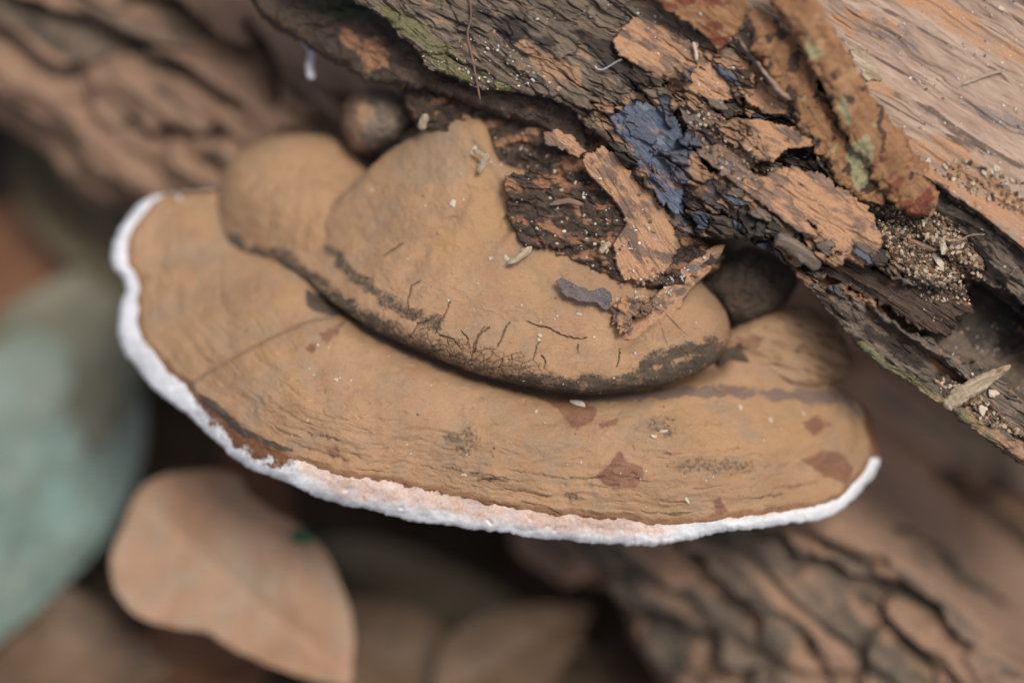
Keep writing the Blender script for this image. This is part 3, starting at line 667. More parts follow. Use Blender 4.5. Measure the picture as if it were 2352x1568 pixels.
def tier():
    P = crom(TIER, 1500, True); Rm = P[:, :2].copy(); I = P[:, 2:4].copy(); C = P[:, 4:6]; n = len(P)
    i = np.arange(n) / n
    out = Rm - C; out /= np.hypot(*out.T)[:, None]
    arc = i * 60 * 1.0
    cyc = lambda s, f, sd: fbm(np.cos(2 * np.pi * i) * f + 9, np.sin(2 * np.pi * i) * f + 9, 4, sd) * s
    Rm += out * (cyc(7, 9, 1) + cyc(5, 40, 2))[:, None]
    I += out * (14.0 * sst(470, 420, Rm[:, 0]))[:, None]
    I += out * (cyc(10, 13, 3) + cyc(2, 40, 4))[:, None]
    front = np.arange(n) < np.argmin(np.hypot(Rm[:, 0] - 2000, Rm[:, 1] - 975))
    L = np.hypot(*(Rm - C).T); er = np.clip(np.hypot(*(Rm - I).T), 8, 0.5 * L); eh = np.clip(0.13 + er / 117.0 * 0.42, 0.16, 0.6)
    nT, nR, nB = 210, 30, 26
    x, y, w, s = loft_rows(Rm, C, tier_h, 2.4, er, eh, nT, nR, nB, 1.25)
    # growth ripples follow the rim
    dd = (1 - s) * L[:, None] - er[:, None]
    ti = (i * 75)[:, None] + 0 * s
    top = np.zeros_like(s); top[:, :nT] = 1
    near = np.exp(-np.clip(dd, 0, None) / 260)
    rip = fbm(ti * 0.28, dd / 26 + 0.5 * fbm(ti * .6, dd / 60, 2, 233), 3, 230) * 0.036 * (0.25 + near) + fbm(ti * 0.8, dd / 10, 3, 231) * 0.007 * (0.4 + near)
    pinch = -0.035 * sst(0.22, 0.45, fbm(ti * 0.33, dd / 15, 3, 232)) * near
    w = w + top * (rip + pinch)
    rimz = np.zeros_like(s); rimz[:, nT:nT + nR] = 1
    lump = (0.020 * fbm(ti * 0.5, s * 14, 2, 240) + 0.006 * fbm(x / 16, y / 16, 3, 241)) * np.sin(np.clip((np.arange(s.shape[1]) - nT + 2) / (nR + 4), 0, 1) * math.pi)[None]
    w = w + rimz * lump; 
    ox = out[:, :1] * rimz * lump * 60; oy = out[:, 1:] * rimz * lump * 60
    x = x + ox; y = y + oy
    V = F(x, y, w)
    g3 = np.stack([x / PXCM, y / PXCM, w], -1)
    M = s.shape[1]
    def cut(name, c0, c1, mat, m1, m2=None):
        sub = slice(c0, c1)
        at = {'g': g3[:, sub].reshape(-1, 3), 'm1': m1(x[:, sub], y[:, sub], s[:, sub], dd[:, sub]).reshape(-1, 4)}
        if m2 is not None: at['m2'] = m2(x[:, sub], y[:, sub], s[:, sub], dd[:, sub]).reshape(-1, 4)
        return mesh_obj(name, V[:, sub], grid_faces(n, c1 - c0, True, orient(Rm)), mat, FUN, at)
    def m1(x, y, s, dd):
        st = np.zeros_like(x); pl = np.zeros_like(x); so = np.zeros_like(x)
        for k, p in enumerate(STAINS): st = np.maximum(st, 1.1 * patch(x, y, p, 8, 10, 300 + k, 30))
        for k, p in enumerate(PLUM): pl = np.maximum(pl, patch(x, y, p, 12, 16, 320 + k, 40))
        for k, p in enumerate(GREYS): so = np.maximum(so, 0.42 * patch(x, y, p, 14, 16, 330 + k, 26))
        for k, p in enumerate(SOOT2): so = np.maximum(so, 0.5 * patch(x, y, p, 6, 10, 340 + k, 20))
        wr = sst(0.24, 0.46, fbm(ti[:, :x.shape[1]] * 0.33, dd / 15, 3, 232)) * np.exp(-np.clip(dd, 0, None) / 200) * front[:, None]
        so = np.maximum(so, 0.47 * wr)
        so = np.maximum(so, 0.9 * patch(x, y, [(705, 668), (780, 690), (850, 745), (800, 730), (730, 715), (705, 700)], 10, 10, 350, 25))
        nv = patch(x, y, [(455, 905), (485, 915), (560, 985), (640, 1020), (690, 1040), (640, 1035), (560, 1005), (490, 950)], 6, 6, 351, 25)
        so = np.maximum(so, 0.95 * nv)
        cr = 0 * x
        for k, p in enumerate([[(1100, 1100), (1130, 1096), (1165, 1104)], [(1310, 1096), (1350, 1097), (1390, 1090)], [(1200, 1165 - 15), (1260, 1176 - 12), (1290, 1180)]]):
            d, _ = dist_poly(x, y, p); cr = np.maximum(cr, 0.6 * sst(3.5, 0.8, d + 1.5 * fbm(x / 7, y / 7, 2, 5)))
        return np.stack([so, st, pl, cr], -1)
    def m2(x, y, s, dd):
        bl = 0.8 * sst(-0.05, 0.45, fbm(x / 110, y / 90, 4, 360)) + 0.2 * sst(700, 350, x)
        oc = sst(0.0, 0.5, fbm(x / 180, y / 120, 3, 361)) * 0.6 + 0.5 * patch(x, y, [(1500, 900), (1950, 920), (1950, 1030), (1500, 990)], 60, 40, 362, 90)
        ed = sst(24, 3, dd + 7 * fbm(x / 30, y / 30, 3, 363)) * np.where(front, 1, 0)[:, None] * 0.75
        return np.stack([bl, oc, ed, 0 * x], -1)
    o = cut('lower_tier', 0, nT, M_FUN, m1, m2)
    def mr(x, y, s, dd):
        q = np.clip((-dd) / er[:, None], 0, 1)                     # 0 at the brown crust, 1 at the outer edge
        pk = sst(1.12, 0.15, q + 0.3 * fbm(x / 60, y / 40, 3, 370)) * sst(600, 760, x) * sst(1660, 1450, x) * 0.95
        pk = np.maximum(pk, sst(0.45, 0.05, q + .2 * fbm(x / 30, y / 30, 3, 371)) * 0.55 * sst(1400, 1500, x) * sst(1950, 1850, x))
        pk = np.maximum(pk, sst(0.5, 0.0, q) * 0.45 * sst(700, 600, x))
        bz = sst(430, 470, x) * sst(720, 630, x)
        br = bz * sst(1.0, 0.0, q + 0.35 * fbm(x / 40, y / 30, 3, 372)) * 1.05
        br = np.maximum(br, sst(0.10, 0.0, q + 0.12 * fbm(x / 25, y / 25, 3, 373)) * 0.85)
        br = np.where(front[:, None], br, 1.5)
        br = np.maximum(br, 1.4 * sst(1940, 1975, x) * sst(1062, 1036, y)); pk = pk * sst(1990, 1950, x)
        nv = sst(445, 480, x) * sst(620, 540, x) * sst(0.34, 0.02, q + 0.15 * fbm(x / 22, y / 22, 3, 374))
        return np.stack([pk, br, nv, 0 * x], -1)
    cut('white_rim', nT - 1, nT + nR, M_RIM, mr)
    cut('pore_surface', nT + nR - 1, M, M_PORE, lambda x, y, s, dd: np.zeros(x.shape + (4,)))
tier()

# older tier above it
dome_w = tps([(1030, 260, -0.9), (950, 320, -1.2), (880, 380, -1.35), (800, 470, -1.45), (710, 545, -1.75), (830, 540, -1.10), (900, 480, -0.85), (1000, 420, -0.55), (1080, 330, -0.65), (1120, 480, -0.35), (1000, 560, -0.35), (860, 600, -0.75),
              (800, 660, -0.85), (700, 620, -1.5), (950, 680, -0.12), (1030, 720, 0.1), (1150, 620, -0.12), (1150, 780, 0.3), (1250, 690, -0.02), (1300, 800, 0.38), (1350, 740, 0.10), (1440, 770, 0.12), (1450, 840, 0.36), (1550, 780, 0.15), (1540, 690, -0.15),
              (1640, 740, -0.35), (1620, 670, -0.6), (1600, 820, 0.05), (1400, 600, -0.3), (1500, 560, -0.5), (1300, 560, -0.35), (1200, 500, -0.4)])
DOME = [(1030, 250), (960, 305), (885, 352), (828, 405), (770, 460), (690, 520), (622, 572), (650, 600), (705, 642), (760, 690), (820, 735), (880, 768), (990, 816), (1080, 852), (1200, 884), (1340, 902), (1450, 894), (1560, 874), (1640, 834), (1674, 775), (1664, 710), (1612, 648), (1575, 600), (1500, 520), (1380, 440), (1250, 400), (1150, 370), (1110, 280)]
CRACKS = [[(1170, 740), (1156, 761), (1152, 779), (1141, 796)], [(1125, 751), (1104, 765), (1089, 790), (1086, 808), (1080, 830)], [(1240, 783), (1231, 794), (1230, 808), (1226, 823)], [(1244, 816), (1251, 826), (1252, 844)],
          [(1210, 738), (1226, 744), (1244, 751), (1262, 754), (1276, 763), (1305, 774), (1334, 778), (1348, 774)], [(1154, 825), (1149, 841)], [(1033, 694), (1023, 722), (1005, 748), (1000, 766)],
          [(964, 646), (946, 656), (936, 692), (939, 712)], [(985, 735), (959, 743), (949, 766), (940, 772)], [(1112, 750), (1097, 773), (1092, 799), (1087, 814)], [(1163, 748), (1153, 778), (1143, 794)],
          [(1327, 790), (1328, 810)], [(1424, 800), (1420, 830), (1416, 842)], [(1060, 760), (1075, 778), (1072, 790)], [(1010, 770), (1040, 778), (1060, 800)], [(880, 590), (900, 575), (925, 560)], [(1190, 850), (1215, 842)]]
STREAK = [(752, 568), (775, 590), (800, 622), (830, 650), (860, 672)]

def crack_mask(x, y, wd=2.6):
    c = np.zeros_like(x)
    for k, p in enumerate(CRACKS):
        p_ = np.array(p, float); m = (x > p_[:, 0].min() - 15) & (x < p_[:, 0].max() + 15) & (y > p_[:, 1].min() - 15) & (y < p_[:, 1].max() + 15)
        if not m.any(): continue
        xx = x[m]; yy = y[m]
        d, t = dist_poly(xx + 3 * fbm(xx / 9, yy / 9, 2, 400 + k), yy + 3 * fbm(xx / 9, yy / 9, 2, 430 + k), p)
        c[m] = np.maximum(c[m], sst(wd * (1.15 - np.abs(t - .4)), wd * 0.3, d))
    return c

def dome_h(x, y):
    w = dome_w(x, y)
    dl, tl = dist_poly(x, y, LIP)
    w = w - 0.10 * np.exp(-((dl - 120) / 38) ** 2) * sst(0.35, 0.5, tl) * sst(1, .85, tl)      # hollow behind the rolled lip
    w = w + 0.05 * np.exp(-((dl - 70) / 30) ** 2) * sst(0.3, .5, tl)
    d, t = dist_poly(x, y, [(1440, 775), (1480, 720), (1540, 660), (1600, 600)]); w = w - 0.22 * np.exp(-(d / 24) ** 2)
    d2, _ = dist_poly(x, y, [(1020, 520), (1000, 570), (960, 620)]); w = w - 0.05 * np.exp(-(d2 / 30) ** 2)
    w = w + (0.032 * fbm(tl * 16, dl / 22, 3, 256) + 0.010 * fbm(tl * 45, dl / 9, 3, 257)) * sst(330, 60, dl) * sst(.2, .4, tl)
    d5, t5 = dist_poly(x, y, [(1060, 300), (1110, 370), (1152, 440), (1160, 530), (1120, 585), (1040, 610)]); w = w - 0.10 * np.exp(-(d5 / 14) ** 2) * sst(0, .15, t5) * sst(1, .6, t5)
    d6, t6 = dist_poly(x, y, [(1075, 440), (1040, 505), (985, 560), (930, 640)]); w = w - 0.06 * np.exp(-(d6 / 16) ** 2)
    w = w + 0.11 * fbm(x / 130, y / 110, 3, 251) + 0.04 * fbm(x / 48, y / 42, 3, 252) + 0.012 * fbm(x / 12, y / 11, 3, 253)
    rough = sst(95, 20, dl) * sst(.3, .5, tl)
    w = w + rough * (0.035 * fbm(x / 22, y / 9, 4, 254) + 0.02 * fbm(x / 8, y / 6, 3, 255))
    w = w - 0.07 * crack_mask(x, y)
    return w

def fun_m1(x, y):
    dl, tl = dist_poly(x, y, LIP); n = fbm(x / 46, y / 30, 4, 260)
    band = np.interp(tl, [0, .12, .25, .38, .5, .62, .75, .88, 1], [40, 44, 54, 60, 60, 62, 60, 76, 50])
    k = sst(band, band * 0.25, dl + 16 * n)
    amt = np.interp(tl, [0, .1, .2, .3, .42, .52, .62, .74, .86, .96, 1], [.5, .58, .62, .66, .5, .44, .62, .76, .74, .74, .2])
    so = k * amt * (0.98 + 0.6 * fbm(x / 40, y / 24, 4, 261))
    d2, _ = dist_poly(x, y, STREAK); so = np.maximum(so, 0.60 * sst(30, 0, d2 + 22 * n))
    d3, _ = dist_poly(x, y, [(880, 690), (940, 722), (1010, 742)]); so = np.maximum(so, 0.56 * sst(34, 0, d3 + 22 * n))
    d4, _ = dist_poly(x, y, [(1480, 835), (1560, 812), (1640, 795)]); so = np.maximum(so, 0.72 * sst(36, 2, d4 + 22 * n))
    st = 0 * x; pl = 0.5 * patch(x, y, [(820, 385), (860, 365), (850, 392), (815, 420)], 8, 8, 262, 20)
    return so, st, pl, crack_mask(x, y, 2.3)

def fun_m2(x, y):
    dl, tl = dist_poly(x, y, LIP)
    bl = 0.75 * patch(x, y, [(960, 300), (1060, 260), (1100, 340), (1060, 430), (960, 420), (880, 400)], 30, 40, 265, 60) + 0.7 * sst(-0.05, .45, fbm(x / 90, y / 90, 4, 266))
    oc = 0.9 * patch(x, y, [(1060, 340), (1140, 400), (1160, 520), (1080, 560), (1000, 600), (1020, 540), (1080, 480)], 24, 30, 267, 60) + 0.35 * sst(0, .5, fbm(x / 160, y / 130, 3, 268))
    ck = sst(105, 40, dl) * np.interp(tl, [0, .35, .42, .6, .68, .75, 1], [0, .1, .9, .9, .4, .1, .1])
    return bl, oc, 0 * x, ck

def fun_slab(name, outline, spine, hf, thick, er, eh, m1, m2, nt, ns, seed, jag=3.0, nrim=14, pw=1.1):
    o = slab(name, outline, spine, hf, thick, M_FUN, FUN, er=er, eh=eh, nt=nt, ns=ns, jag=jag, seed=seed, masks=m1, extra_m=m2, ang=0.0, nrim=nrim, pw=pw)
    return o
fun_slab('upper_tier', DOME, [(1000, 480), (1500, 730)], dome_h, 2.4, 50, lambda x, y: 0.14 + 0.46 * sst(700, 950, x) * sst(560, 700, y) + 0.12 * sst(560, 400, y), fun_m1, fun_m2, 1500, 250, 5, 2.5, 20)

def lobe_m1(x, y):
    d, t = dist_poly(x, y, LIP); so = 0.7 * sst(38, 2, d + 20 * fbm(x / 34, y / 30, 3, 270)) * sst(640, 600, x) * sst(500, 540, y)
    return so, 0 * x, 0.25 * sst(0.2, .5, fbm(x / 70, y / 70, 3, 271)), 0 * x
bulb_w = tps([(510, 440, -3.0), (540, 370, -3.1), (680, 312, -3.0), (790, 340, -2.8), (820, 400, -2.5), (660, 430, -2.15), (580, 460, -2.35), (740, 400, -2.3), (700, 520, -1.75), (800, 480, -1.75), (600, 560, -2.3), (680, 590, -1.72), (850, 560, -1.5), (780, 620, -1.5), (530, 520, -2.8)])
fun_slab('side_lobe', [(512, 530), (503, 440), (528, 372), (590, 328), (680, 307), (770, 320), (822, 370), (865, 430), (880, 540), (820, 640), (740, 640), (640, 600), (560, 585)], [(620, 440), (770, 520)],
         lambda x, y: bulb_w(x, y) + 0.11 * fbm(x / 90, y / 80, 3, 272) + 0.03 * fbm(x / 30, y / 30, 3, 274), 1.9, 40, lambda x, y: 0.12 + 0.28 * sst(520, 400, y), lobe_m1, lambda x, y: (0.5 * sst(0, .5, fbm(x / 100, y / 100, 3, 273)), 0.35 + 0 * x, 0 * x, 0 * x), 420, 80, 6)
def rl_m1(x, y):
    so = 0.95 * patch(x, y, [(1640, 800), (1700, 790), (1720, 830), (1690, 880), (1640, 880)], 8, 12, 280, 30) + 0.5 * sst(.05, .4, fbm(x / 60, (y - .4 * x) / 16, 4, 281)) * patch(x, y, [(1700, 830), (1800, 800), (1960, 760), (1970, 870), (1800, 895)], 20, 20, 282)
    return so, 0.8 * patch(x, y, [(1690, 775), (1760, 770), (1740, 800), (1690, 810)], 6, 8, 283, 20), 0.4 * sst(1850, 1950, x), 0 * x
fun_slab('side_lobe', [(1650, 790), (1690, 750), (1760, 716), (1850, 704), (1915, 745), (1958, 810), (1950, 862), (1870, 890), (1750, 896), (1670, 890), (1640, 850)], [(1740, 810), (1870, 800)],
         lambda x, y: -1.25 - 0.35 * sst(1850, 1960, x) - 0.2 * sst(760, 700, y) + 0.10 * fbm((x * .9 + y * .3) / 90, (y - .4 * x) / 30, 4, 284), 1.8, 36, 0.45, rl_m1, lambda x, y: (0.5 + 0 * x, 0.2 + 0 * x, 0.55 * sst(-.1, .4, fbm(x / 50, (y - .4 * x) / 20, 3, 285)), 0 * x), 360, 80, 8)

# ------------------------------------------------------------------ pieces of wood that are parts of the log
def flake(name, outline, spine, w0, thick, mat, masks, sx=0.0, sy=0.0, amp=0.06, seed=0, steps=0, jag=5, er=5, ns=64, nt=520, ang=GA, parent=LOG, label=None, curl=0.0, along=0.6, across=3.0, jsc=22):
    c = np.mean(outline, 0)
    o = slab(name, outline, spine, plane_h(c[0], c[1], w0, sx, sy, amp, seed, ang, along, across, curl, steps), thick, mat, parent, er=er, nt=nt, ns=ns, jag=jag * 1.5, jsc=jsc, seed=seed, masks=masks, ang=ang, nrim=6, nbot=8, poly=True)
    if label: o['label'] = label
    return o

flake('wood_flake', [(1405, 95), (1455, 38), (1525, 62), (1600, 108), (1660, 168), (1700, 215), (1650, 238), (1570, 205), (1480, 160), (1425, 130)], [(1460, 90), (1630, 200)], 0.78, 0.22, M_FLAKE, mk(0.75, 0.05, seed=1), sy=-0.05, seed=501, amp=0.07)
flake('wood_flake', [(1470, -60), (1700, -70), (1716, 30), (1690, 82), (1650, 118), (1600, 66), (1530, 24)], [(1560, -20), (1660, 60)], 1.45, 0.25, M_BARK, mk(0.3, 0.15, 0.5, seed=2), sy=-0.3, seed=502, label='reddish brown flake lifted from the log')
flake('wood_flake', [(1650, 150), (1700, 130), (1780, 195), (1850, 235), (1830, 262), (1760, 262), (1690, 215)], [(1690, 170), (1800, 245)], 0.75, 0.25, M_FLAKE, mk(0.85, 0.0, seed=3), seed=503)
flake('wood_flake', [(1690, 285), (1740, 272), (1800, 288), (1875, 300), (1918, 320), (1860, 338), (1800, 346), (1775, 374), (1735, 352), (1700, 330)], [(1730, 305), (1870, 320)], 0.85, 0.14, M_FLAKE, mk(0.7, 0.1, seed=4), sx=0.12, seed=504, label='pointed tan splinter standing off the log')
flake('wood_flake', [(1735, 412), (1790, 385), (1870, 392), (1950, 440), (2005, 492), (2028, 560), (2005, 612), (1965, 606), (1925, 575), (1865, 520), (1795, 468)], [(1800, 425), (1975, 555)], 0.85, 0.55, M_FLAKE, mk(0.78, 0.05, seed=5), sy=-0.06, seed=505, amp=0.08, jag=8)
flake('wood_flake', [(1400, 272), (1440, 240), (1510, 238), (1560, 280), (1585, 330), (1565, 390), (1572, 440), (1560, 492), (1520, 470), (1488, 420), (1450, 350)], [(1460, 275), (1540, 440)], 0.62, 0.28, M_BLUE, mk(0.30, 0.28, 0.3, seed=6), seed=506, amp=0.10, jag=8, ang=R_(50), label='slate blue stained flake of wood')
flake('wood_flake', [(1555, 232), (1630, 240), (1700, 300), (1740, 372), (1690, 398), (1640, 380), (1590, 330)], [(1590, 265), (1690, 365)], 0.66, 0.25, M_FLAKE, mk(0.15, 0.15, 0.5, seed=7), seed=507, amp=0.10, steps=3, jag=7)
flake('wood_flake', [(1555, 390), (1640, 396), (1730, 440), (1800, 490), (1830, 540), (1780, 545), (1690, 500), (1600, 455)], [(1610, 420), (1770, 515)], 0.70, 0.3, M_DARKW, mk(0.3, 0.0, 0.4, seed=8), seed=508, amp=0.12, steps=4, jag=9)
flake('wood_flake', [(1660, 400), (1720, 392), (1800, 440), (1850, 500), (1880, 545), (1830, 530), (1750, 470)], [(1710, 420), (1830, 510)], 0.92, 0.12, M_FLAKE, mk(0.55, 0.15, 0.1, seed=9), seed=509, amp=0.07, jag=6)
flake('wood_flake', [(1595, 345), (1650, 330), (1700, 375), (1760, 420), (1740, 440), (1660, 400)], [(1640, 355), (1720, 415)], 0.95, 0.1, M_FLAKE, mk(0.25, 0.2, 0.3, seed=10), seed=510, jag=6)
flake('wood_tongue', [(1335, 362), (1390, 335), (1450, 392), (1500, 440), (1543, 512), (1558, 560), (1545, 610), (1500, 645), (1432, 648), (1412, 600), (1408, 560), (1438, 512), (1405, 455), (1352, 402)], [(1385, 385), (1485, 600)], 0.30, 0.35, M_FLAKE, mk(0.72, 0.12, 0.0, seed=11), sy=-0.12, seed=511, amp=0.07, jag=7, ang=R_(60))
flake('wood_flake', [(1160, 405), (1240, 392), (1345, 425), (1400, 500), (1402, 560), (1310, 572), (1205, 566), (1168, 500)], [(1220, 450), (1350, 520)], -0.10, 0.5, M_DARKW, mk(0.42, 0.15, 0.15, seed=12), seed=512, amp=0.2, steps=5, jag=9, across=2.2, along=0.9, ang=R_(12))
flake('wood_flake', [(1248, 302), (1280, 298), (1318, 318), (1345, 348), (1330, 362), (1290, 345), (1255, 335)], [(1270, 315), (1325, 348)], 0.05, 0.14, M_FLAKE, mk(0.85, 0.0, seed=13), seed=513, jag=5, ns=40, nt=260)
flake('torn_fold', [(1428, 775), (1450, 735), (1510, 672), (1580, 605), (1640, 562), (1668, 560), (1640, 612), (1585, 668), (1560, 712), (1505, 745), (1455, 785)], [(1460, 755), (1630, 590)], 0.02, 0.16, M_FLAKE, mk(0.8, -0.1, 0.2, seed=14), seed=514, sy=-0.10, amp=0.04, ang=R_(-42), jag=4)
flake('fibrous_wedge', [(1880, 585), (1950, 592), (2040, 628), (2120, 640), (2190, 622), (2225, 668), (2238, 718), (2200, 728), (2185, 772), (2120, 762), (2050, 716), (1960, 668), (1900, 632)], [(1950, 620), (2180, 705)], 0.15, 0.7, M_DARKW, mk(0.08, 0.12, 0.0, seed=15), seed=515, amp=0.12, jag=10, across=6, along=0.5)
flake('splinter', [(1880, 590), (1910, 600), (1980, 660), (2040, 720), (2060, 755), (2020, 745), (1950, 690), (1890, 630)], [(1905, 615), (2035, 735)], -0.25, 0.3, M_BARK, mk(-0.2, 0.35, 0.0, seed=16), seed=516, amp=0.1, jag=6, across=7, along=0.4)
flake('splinter', [(2010, 752), (2050, 764), (2120, 806), (2190, 852), (2200, 872), (2160, 866), (2090, 828), (2025, 780)], [(2035, 768), (2175, 858)], -0.05, 0.3, M_BARK, mk(0.1, 0.15, seed=17), seed=517, amp=0.08, jag=5, across=8, along=0.3, label='orange brown fibrous splinter in the split of the log')
flake('splinter', [(2130, 842), (2200, 876), (2260, 918), (2250, 938), (2190, 908), (2140, 868)], [(2150, 858), (2240, 920)], 0.0, 0.3, M_FLAKE, mk(0.4, 0.1, seed=18), seed=518, amp=0.08, jag=6)
flake('wood_flake', [(2100, 505), (2150, 500), (2210, 540), (2265, 605), (2262, 622), (2220, 612), (2150, 566), (2108, 530)], [(2135, 525), (2240, 605)], 0.45, 0.25, M_FLAKE, mk(0.15, 0.1, 0.1, seed=19), seed=519, amp=0.08, jag=6)
flake('wood_flake', [(2200, 560), (2300, 600), (2420, 640), (2560, 720), (2560, 800), (2400, 760), (2300, 690), (2240, 640)], [(2290, 630), (2480, 720)], -0.25, 0.4, M_DARKW, mk(0.1, 0.05, 0.0, seed=20), seed=520, amp=0.12, jag=9)
flake('wood_flake', [(2230, 700), (2330, 740), (2420, 790), (2480, 860), (2400, 850), (2300, 790), (2240, 740)], [(2290, 745), (2420, 820)], -1.2, 0.5, M_BARK, mk(0.4, 0.2, 0.0, seed=21), seed=521, amp=0.1, jag=9)
flake('dark_ledge', [(2085, 396), (2150, 428), (2250, 490), (2352, 572), (2500, 690), (2480, 740), (2352, 640), (2240, 560), (2140, 470)], [(2130, 445), (2440, 680)], 0.55, 0.5, M_DARKW, mk(-0.3, 0.35, 0.45, seed=22), seed=522, amp=0.09, jag=7, across=5)
flake('wood_flake', [(1950, 112), (1985, 118), (2010, 150), (2026, 182), (1990, 190), (1965, 160)], [(1970, 135), (2005, 175)], 0.95, 0.16, M_STRAW, mk(-0.3, 0.1, 0.3, seed=23), seed=523, jag=6, ns=36, nt=240, label='small pale and grey chip beside the orange bark strip')
# dark weathered knob between bracket and front layer
slab('dark_knob', [(1600, 655), (1640, 600), (1715, 566), (1795, 588), (1832, 648), (1790, 708), (1705, 752), (1665, 730), (1640, 690)], [(1690, 650), (1750, 650)],
     lambda x, y: -1.0 - 0.9 * ((x - 1720) ** 2 + (y - 650) ** 2) / 110.0 ** 2 * 0.5 + 0.16 * fbm(x / 40, y / 40, 4, 530), 0.8, M_DARKW, LOG, er=26, eh=0.5, nt=320, ns=70, jag=6, seed=531,
     masks=lambda x, y: (0.15 * sst(0, .4, fbm(x / 40, y / 30, 3, 532)), 0.5 + 0 * x, 0.15 + 0 * x, 0.5 * sst(-.1, .4, fbm(x / 50, y / 50, 3, 533))))

# ------------------------------------------------------------------ loose things resting on log and bracket
def strip(name, pts, mat, masks=None, parent=None, seed=0, nl=220, nc=28, rough=0.14, ang=None, base=None, ends=0.12):
    """flattened rod through (x, y, w, half width in sketch units, half thickness cm)"""
    P = crom(pts, nl, False); n = len(P)
    T = np.gradient(P[:, :2], axis=0); T /= np.hypot(*T.T)[:, None]; N = np.stack([-T[:, 1], T[:, 0]], 1)
    t = np.linspace(0, 1, n)
    taper = np.sqrt(np.clip(np.minimum(t, 1 - t) / ends, 0.0, 1)); taper = np.maximum(taper, 0.03)
    c = np.linspace(0, 2 * math.pi, nc, endpoint=False)
    hw = P[:, 3] * taper; ht = P[:, 4] * np.maximum(taper, .25)
    nz = fbm(t[:, None] * nl / 26 + 0 * c, np.cos(c)[None] * 2.6 + 0.8 * np.sin(c)[None] + 0 * t[:, None] + 5, 4, seed) + 0.5 * fbm(t[:, None] * nl / 9 + 0 * c, np.cos(c)[None] * 4 + np.sin(c)[None] + 7 + 0 * t[:, None], 3, seed + 5)
    r = 1 + rough * 2.2 * nz
    sx = np.sign(np.cos(c)) * np.abs(np.cos(c)) ** 0.8; sz = np.sign(np.sin(c)) * np.abs(np.sin(c)) ** 0.8
    x = P[:, :1] + N[:, :1] * hw[:, None] * sx * r; y = P[:, 1:2] + N[:, 1:] * hw[:, None] * sx * r
    w = P[:, 2:3] + ht[:, None] * sz * r
    L = np.concatenate([[0], np.cumsum(np.hypot(*np.diff(P[:, :2], axis=0).T))]) / PXCM
    gx = L[:, None] + 0 * c; gy = hw[:, None] * sx / PXCM
    m = np.zeros(x.shape + (4,)) if masks is None else np.stack(np.broadcast_arrays(*masks(x, y)), -1)
    V = F(x, y, w).reshape(-1, 3)
    if parent is None and base is None: base = V.mean(0)
    f = grid_faces(n, nc, False); wrapf = np.stack([np.arange(n - 1) * nc + nc - 1, np.arange(1, n) * nc + nc - 1, np.arange(1, n) * nc, np.arange(n - 1) * nc], 1)
    f = np.vstack([f, wrapf])
    caps = []
    k = len(V); V = np.vstack([V, V[:nc].mean(0)[None], V[-nc:].mean(0)[None]])
    for j in range(nc):
        caps.append([j, (j + 1) % nc, k, k]); caps.append([(n - 1) * nc + (j + 1) % nc, (n - 1) * nc + j, k + 1, k + 1])
    g = np.stack([gx, gy, w], -1).reshape(-1, 3); g = np.vstack([g, g[:1], g[-1:]]); m = m.reshape(-1, 4); m = np.vstack([m, m[:1], m[-1:]])
    me_f = [tuple(q) if q[2] != q[3] else tuple(q[:3]) for q in np.vstack([f, np.array(caps)]).tolist()]
    me = bpy.data.meshes.new(name); off = np.array(parent.location) if parent is not None else np.array(base)
    me.from_pydata((V - off).tolist(), [], me_f)
    me.polygons.foreach_set('use_smooth', np.ones(len(me.polygons), bool))
    a = me.attributes.new('g', 'FLOAT_VECTOR', 'POINT'); a.data.foreach_set('vector', g.astype(np.float32).ravel())
    a = me.attributes.new('m1', 'FLOAT_COLOR', 'POINT'); a.data.foreach_set('color', m.astype(np.float32).ravel())
    me.materials.append(mat); me.update()
    o = bpy.data.objects.new(name, me); COL.objects.link(o)
    if parent is not None: o.parent = parent
    else: o.location = Vector(base)
    return o

BS = thing('bark_strip', 'rotting orange bark strip with yellow green lichen, lying across the log', 'bark', F(2060, 440, 0.5))
LICH = [[(1950, 330), (1990, 310), (2012, 340), (1998, 380), (2000, 420), (1965, 440), (1945, 390)], [(1850, 80), (1890, 120), (1880, 160), (1850, 130)], [(1925, 200), (1960, 240), (1950, 300), (1930, 260)], [(2000, 260), (2030, 300), (2000, 300)]]
def bs_m(x, y):
    l = np.zeros_like(x)
    for k, p in enumerate(LICH): l = np.maximum(l, patch(x, y, p, 10, 16, 540 + k, 22))
    return 0.75 * sst(-.1, .35, fbm(x / 60, y / 60, 3, 545)) * sst(380, 200, y), 0.75 * sst(.08, .38, fbm(x / 34, y / 50, 4, 546)), 0.75 * sst(250, 420, y) * sst(-.2, .3, fbm(x / 50, y / 50, 3, 547)), 0.8 * l
def bs_m2(x, y):
    a, b, c, d = bs_m(x, y); return a * 0.3, 0.35 + b, 0 * c, np.maximum(0.9 * d, 0.5 * sst(.15, .4, fbm(x / 35, y / 35, 3, 548)))
strip('outer_strand', [(1770, -60, 2.3, 40, .24), (1812, -10, 2.1, 42, .24), (1862, 60, 1.9, 44, .24), (1905, 135, 1.7, 42, .22), (1945, 210, 1.5, 44, .22), (1985, 285, 1.3, 50, .22), (2035, 350, 1.15, 56, .22), (2075, 410, 1.0, 58, .2), (2112, 458, 0.9, 46, .18), (2140, 496, 0.85, 30, .14)], M_BARK, bs_m, BS, 550, 420, 48, 0.17, ends=0.05)
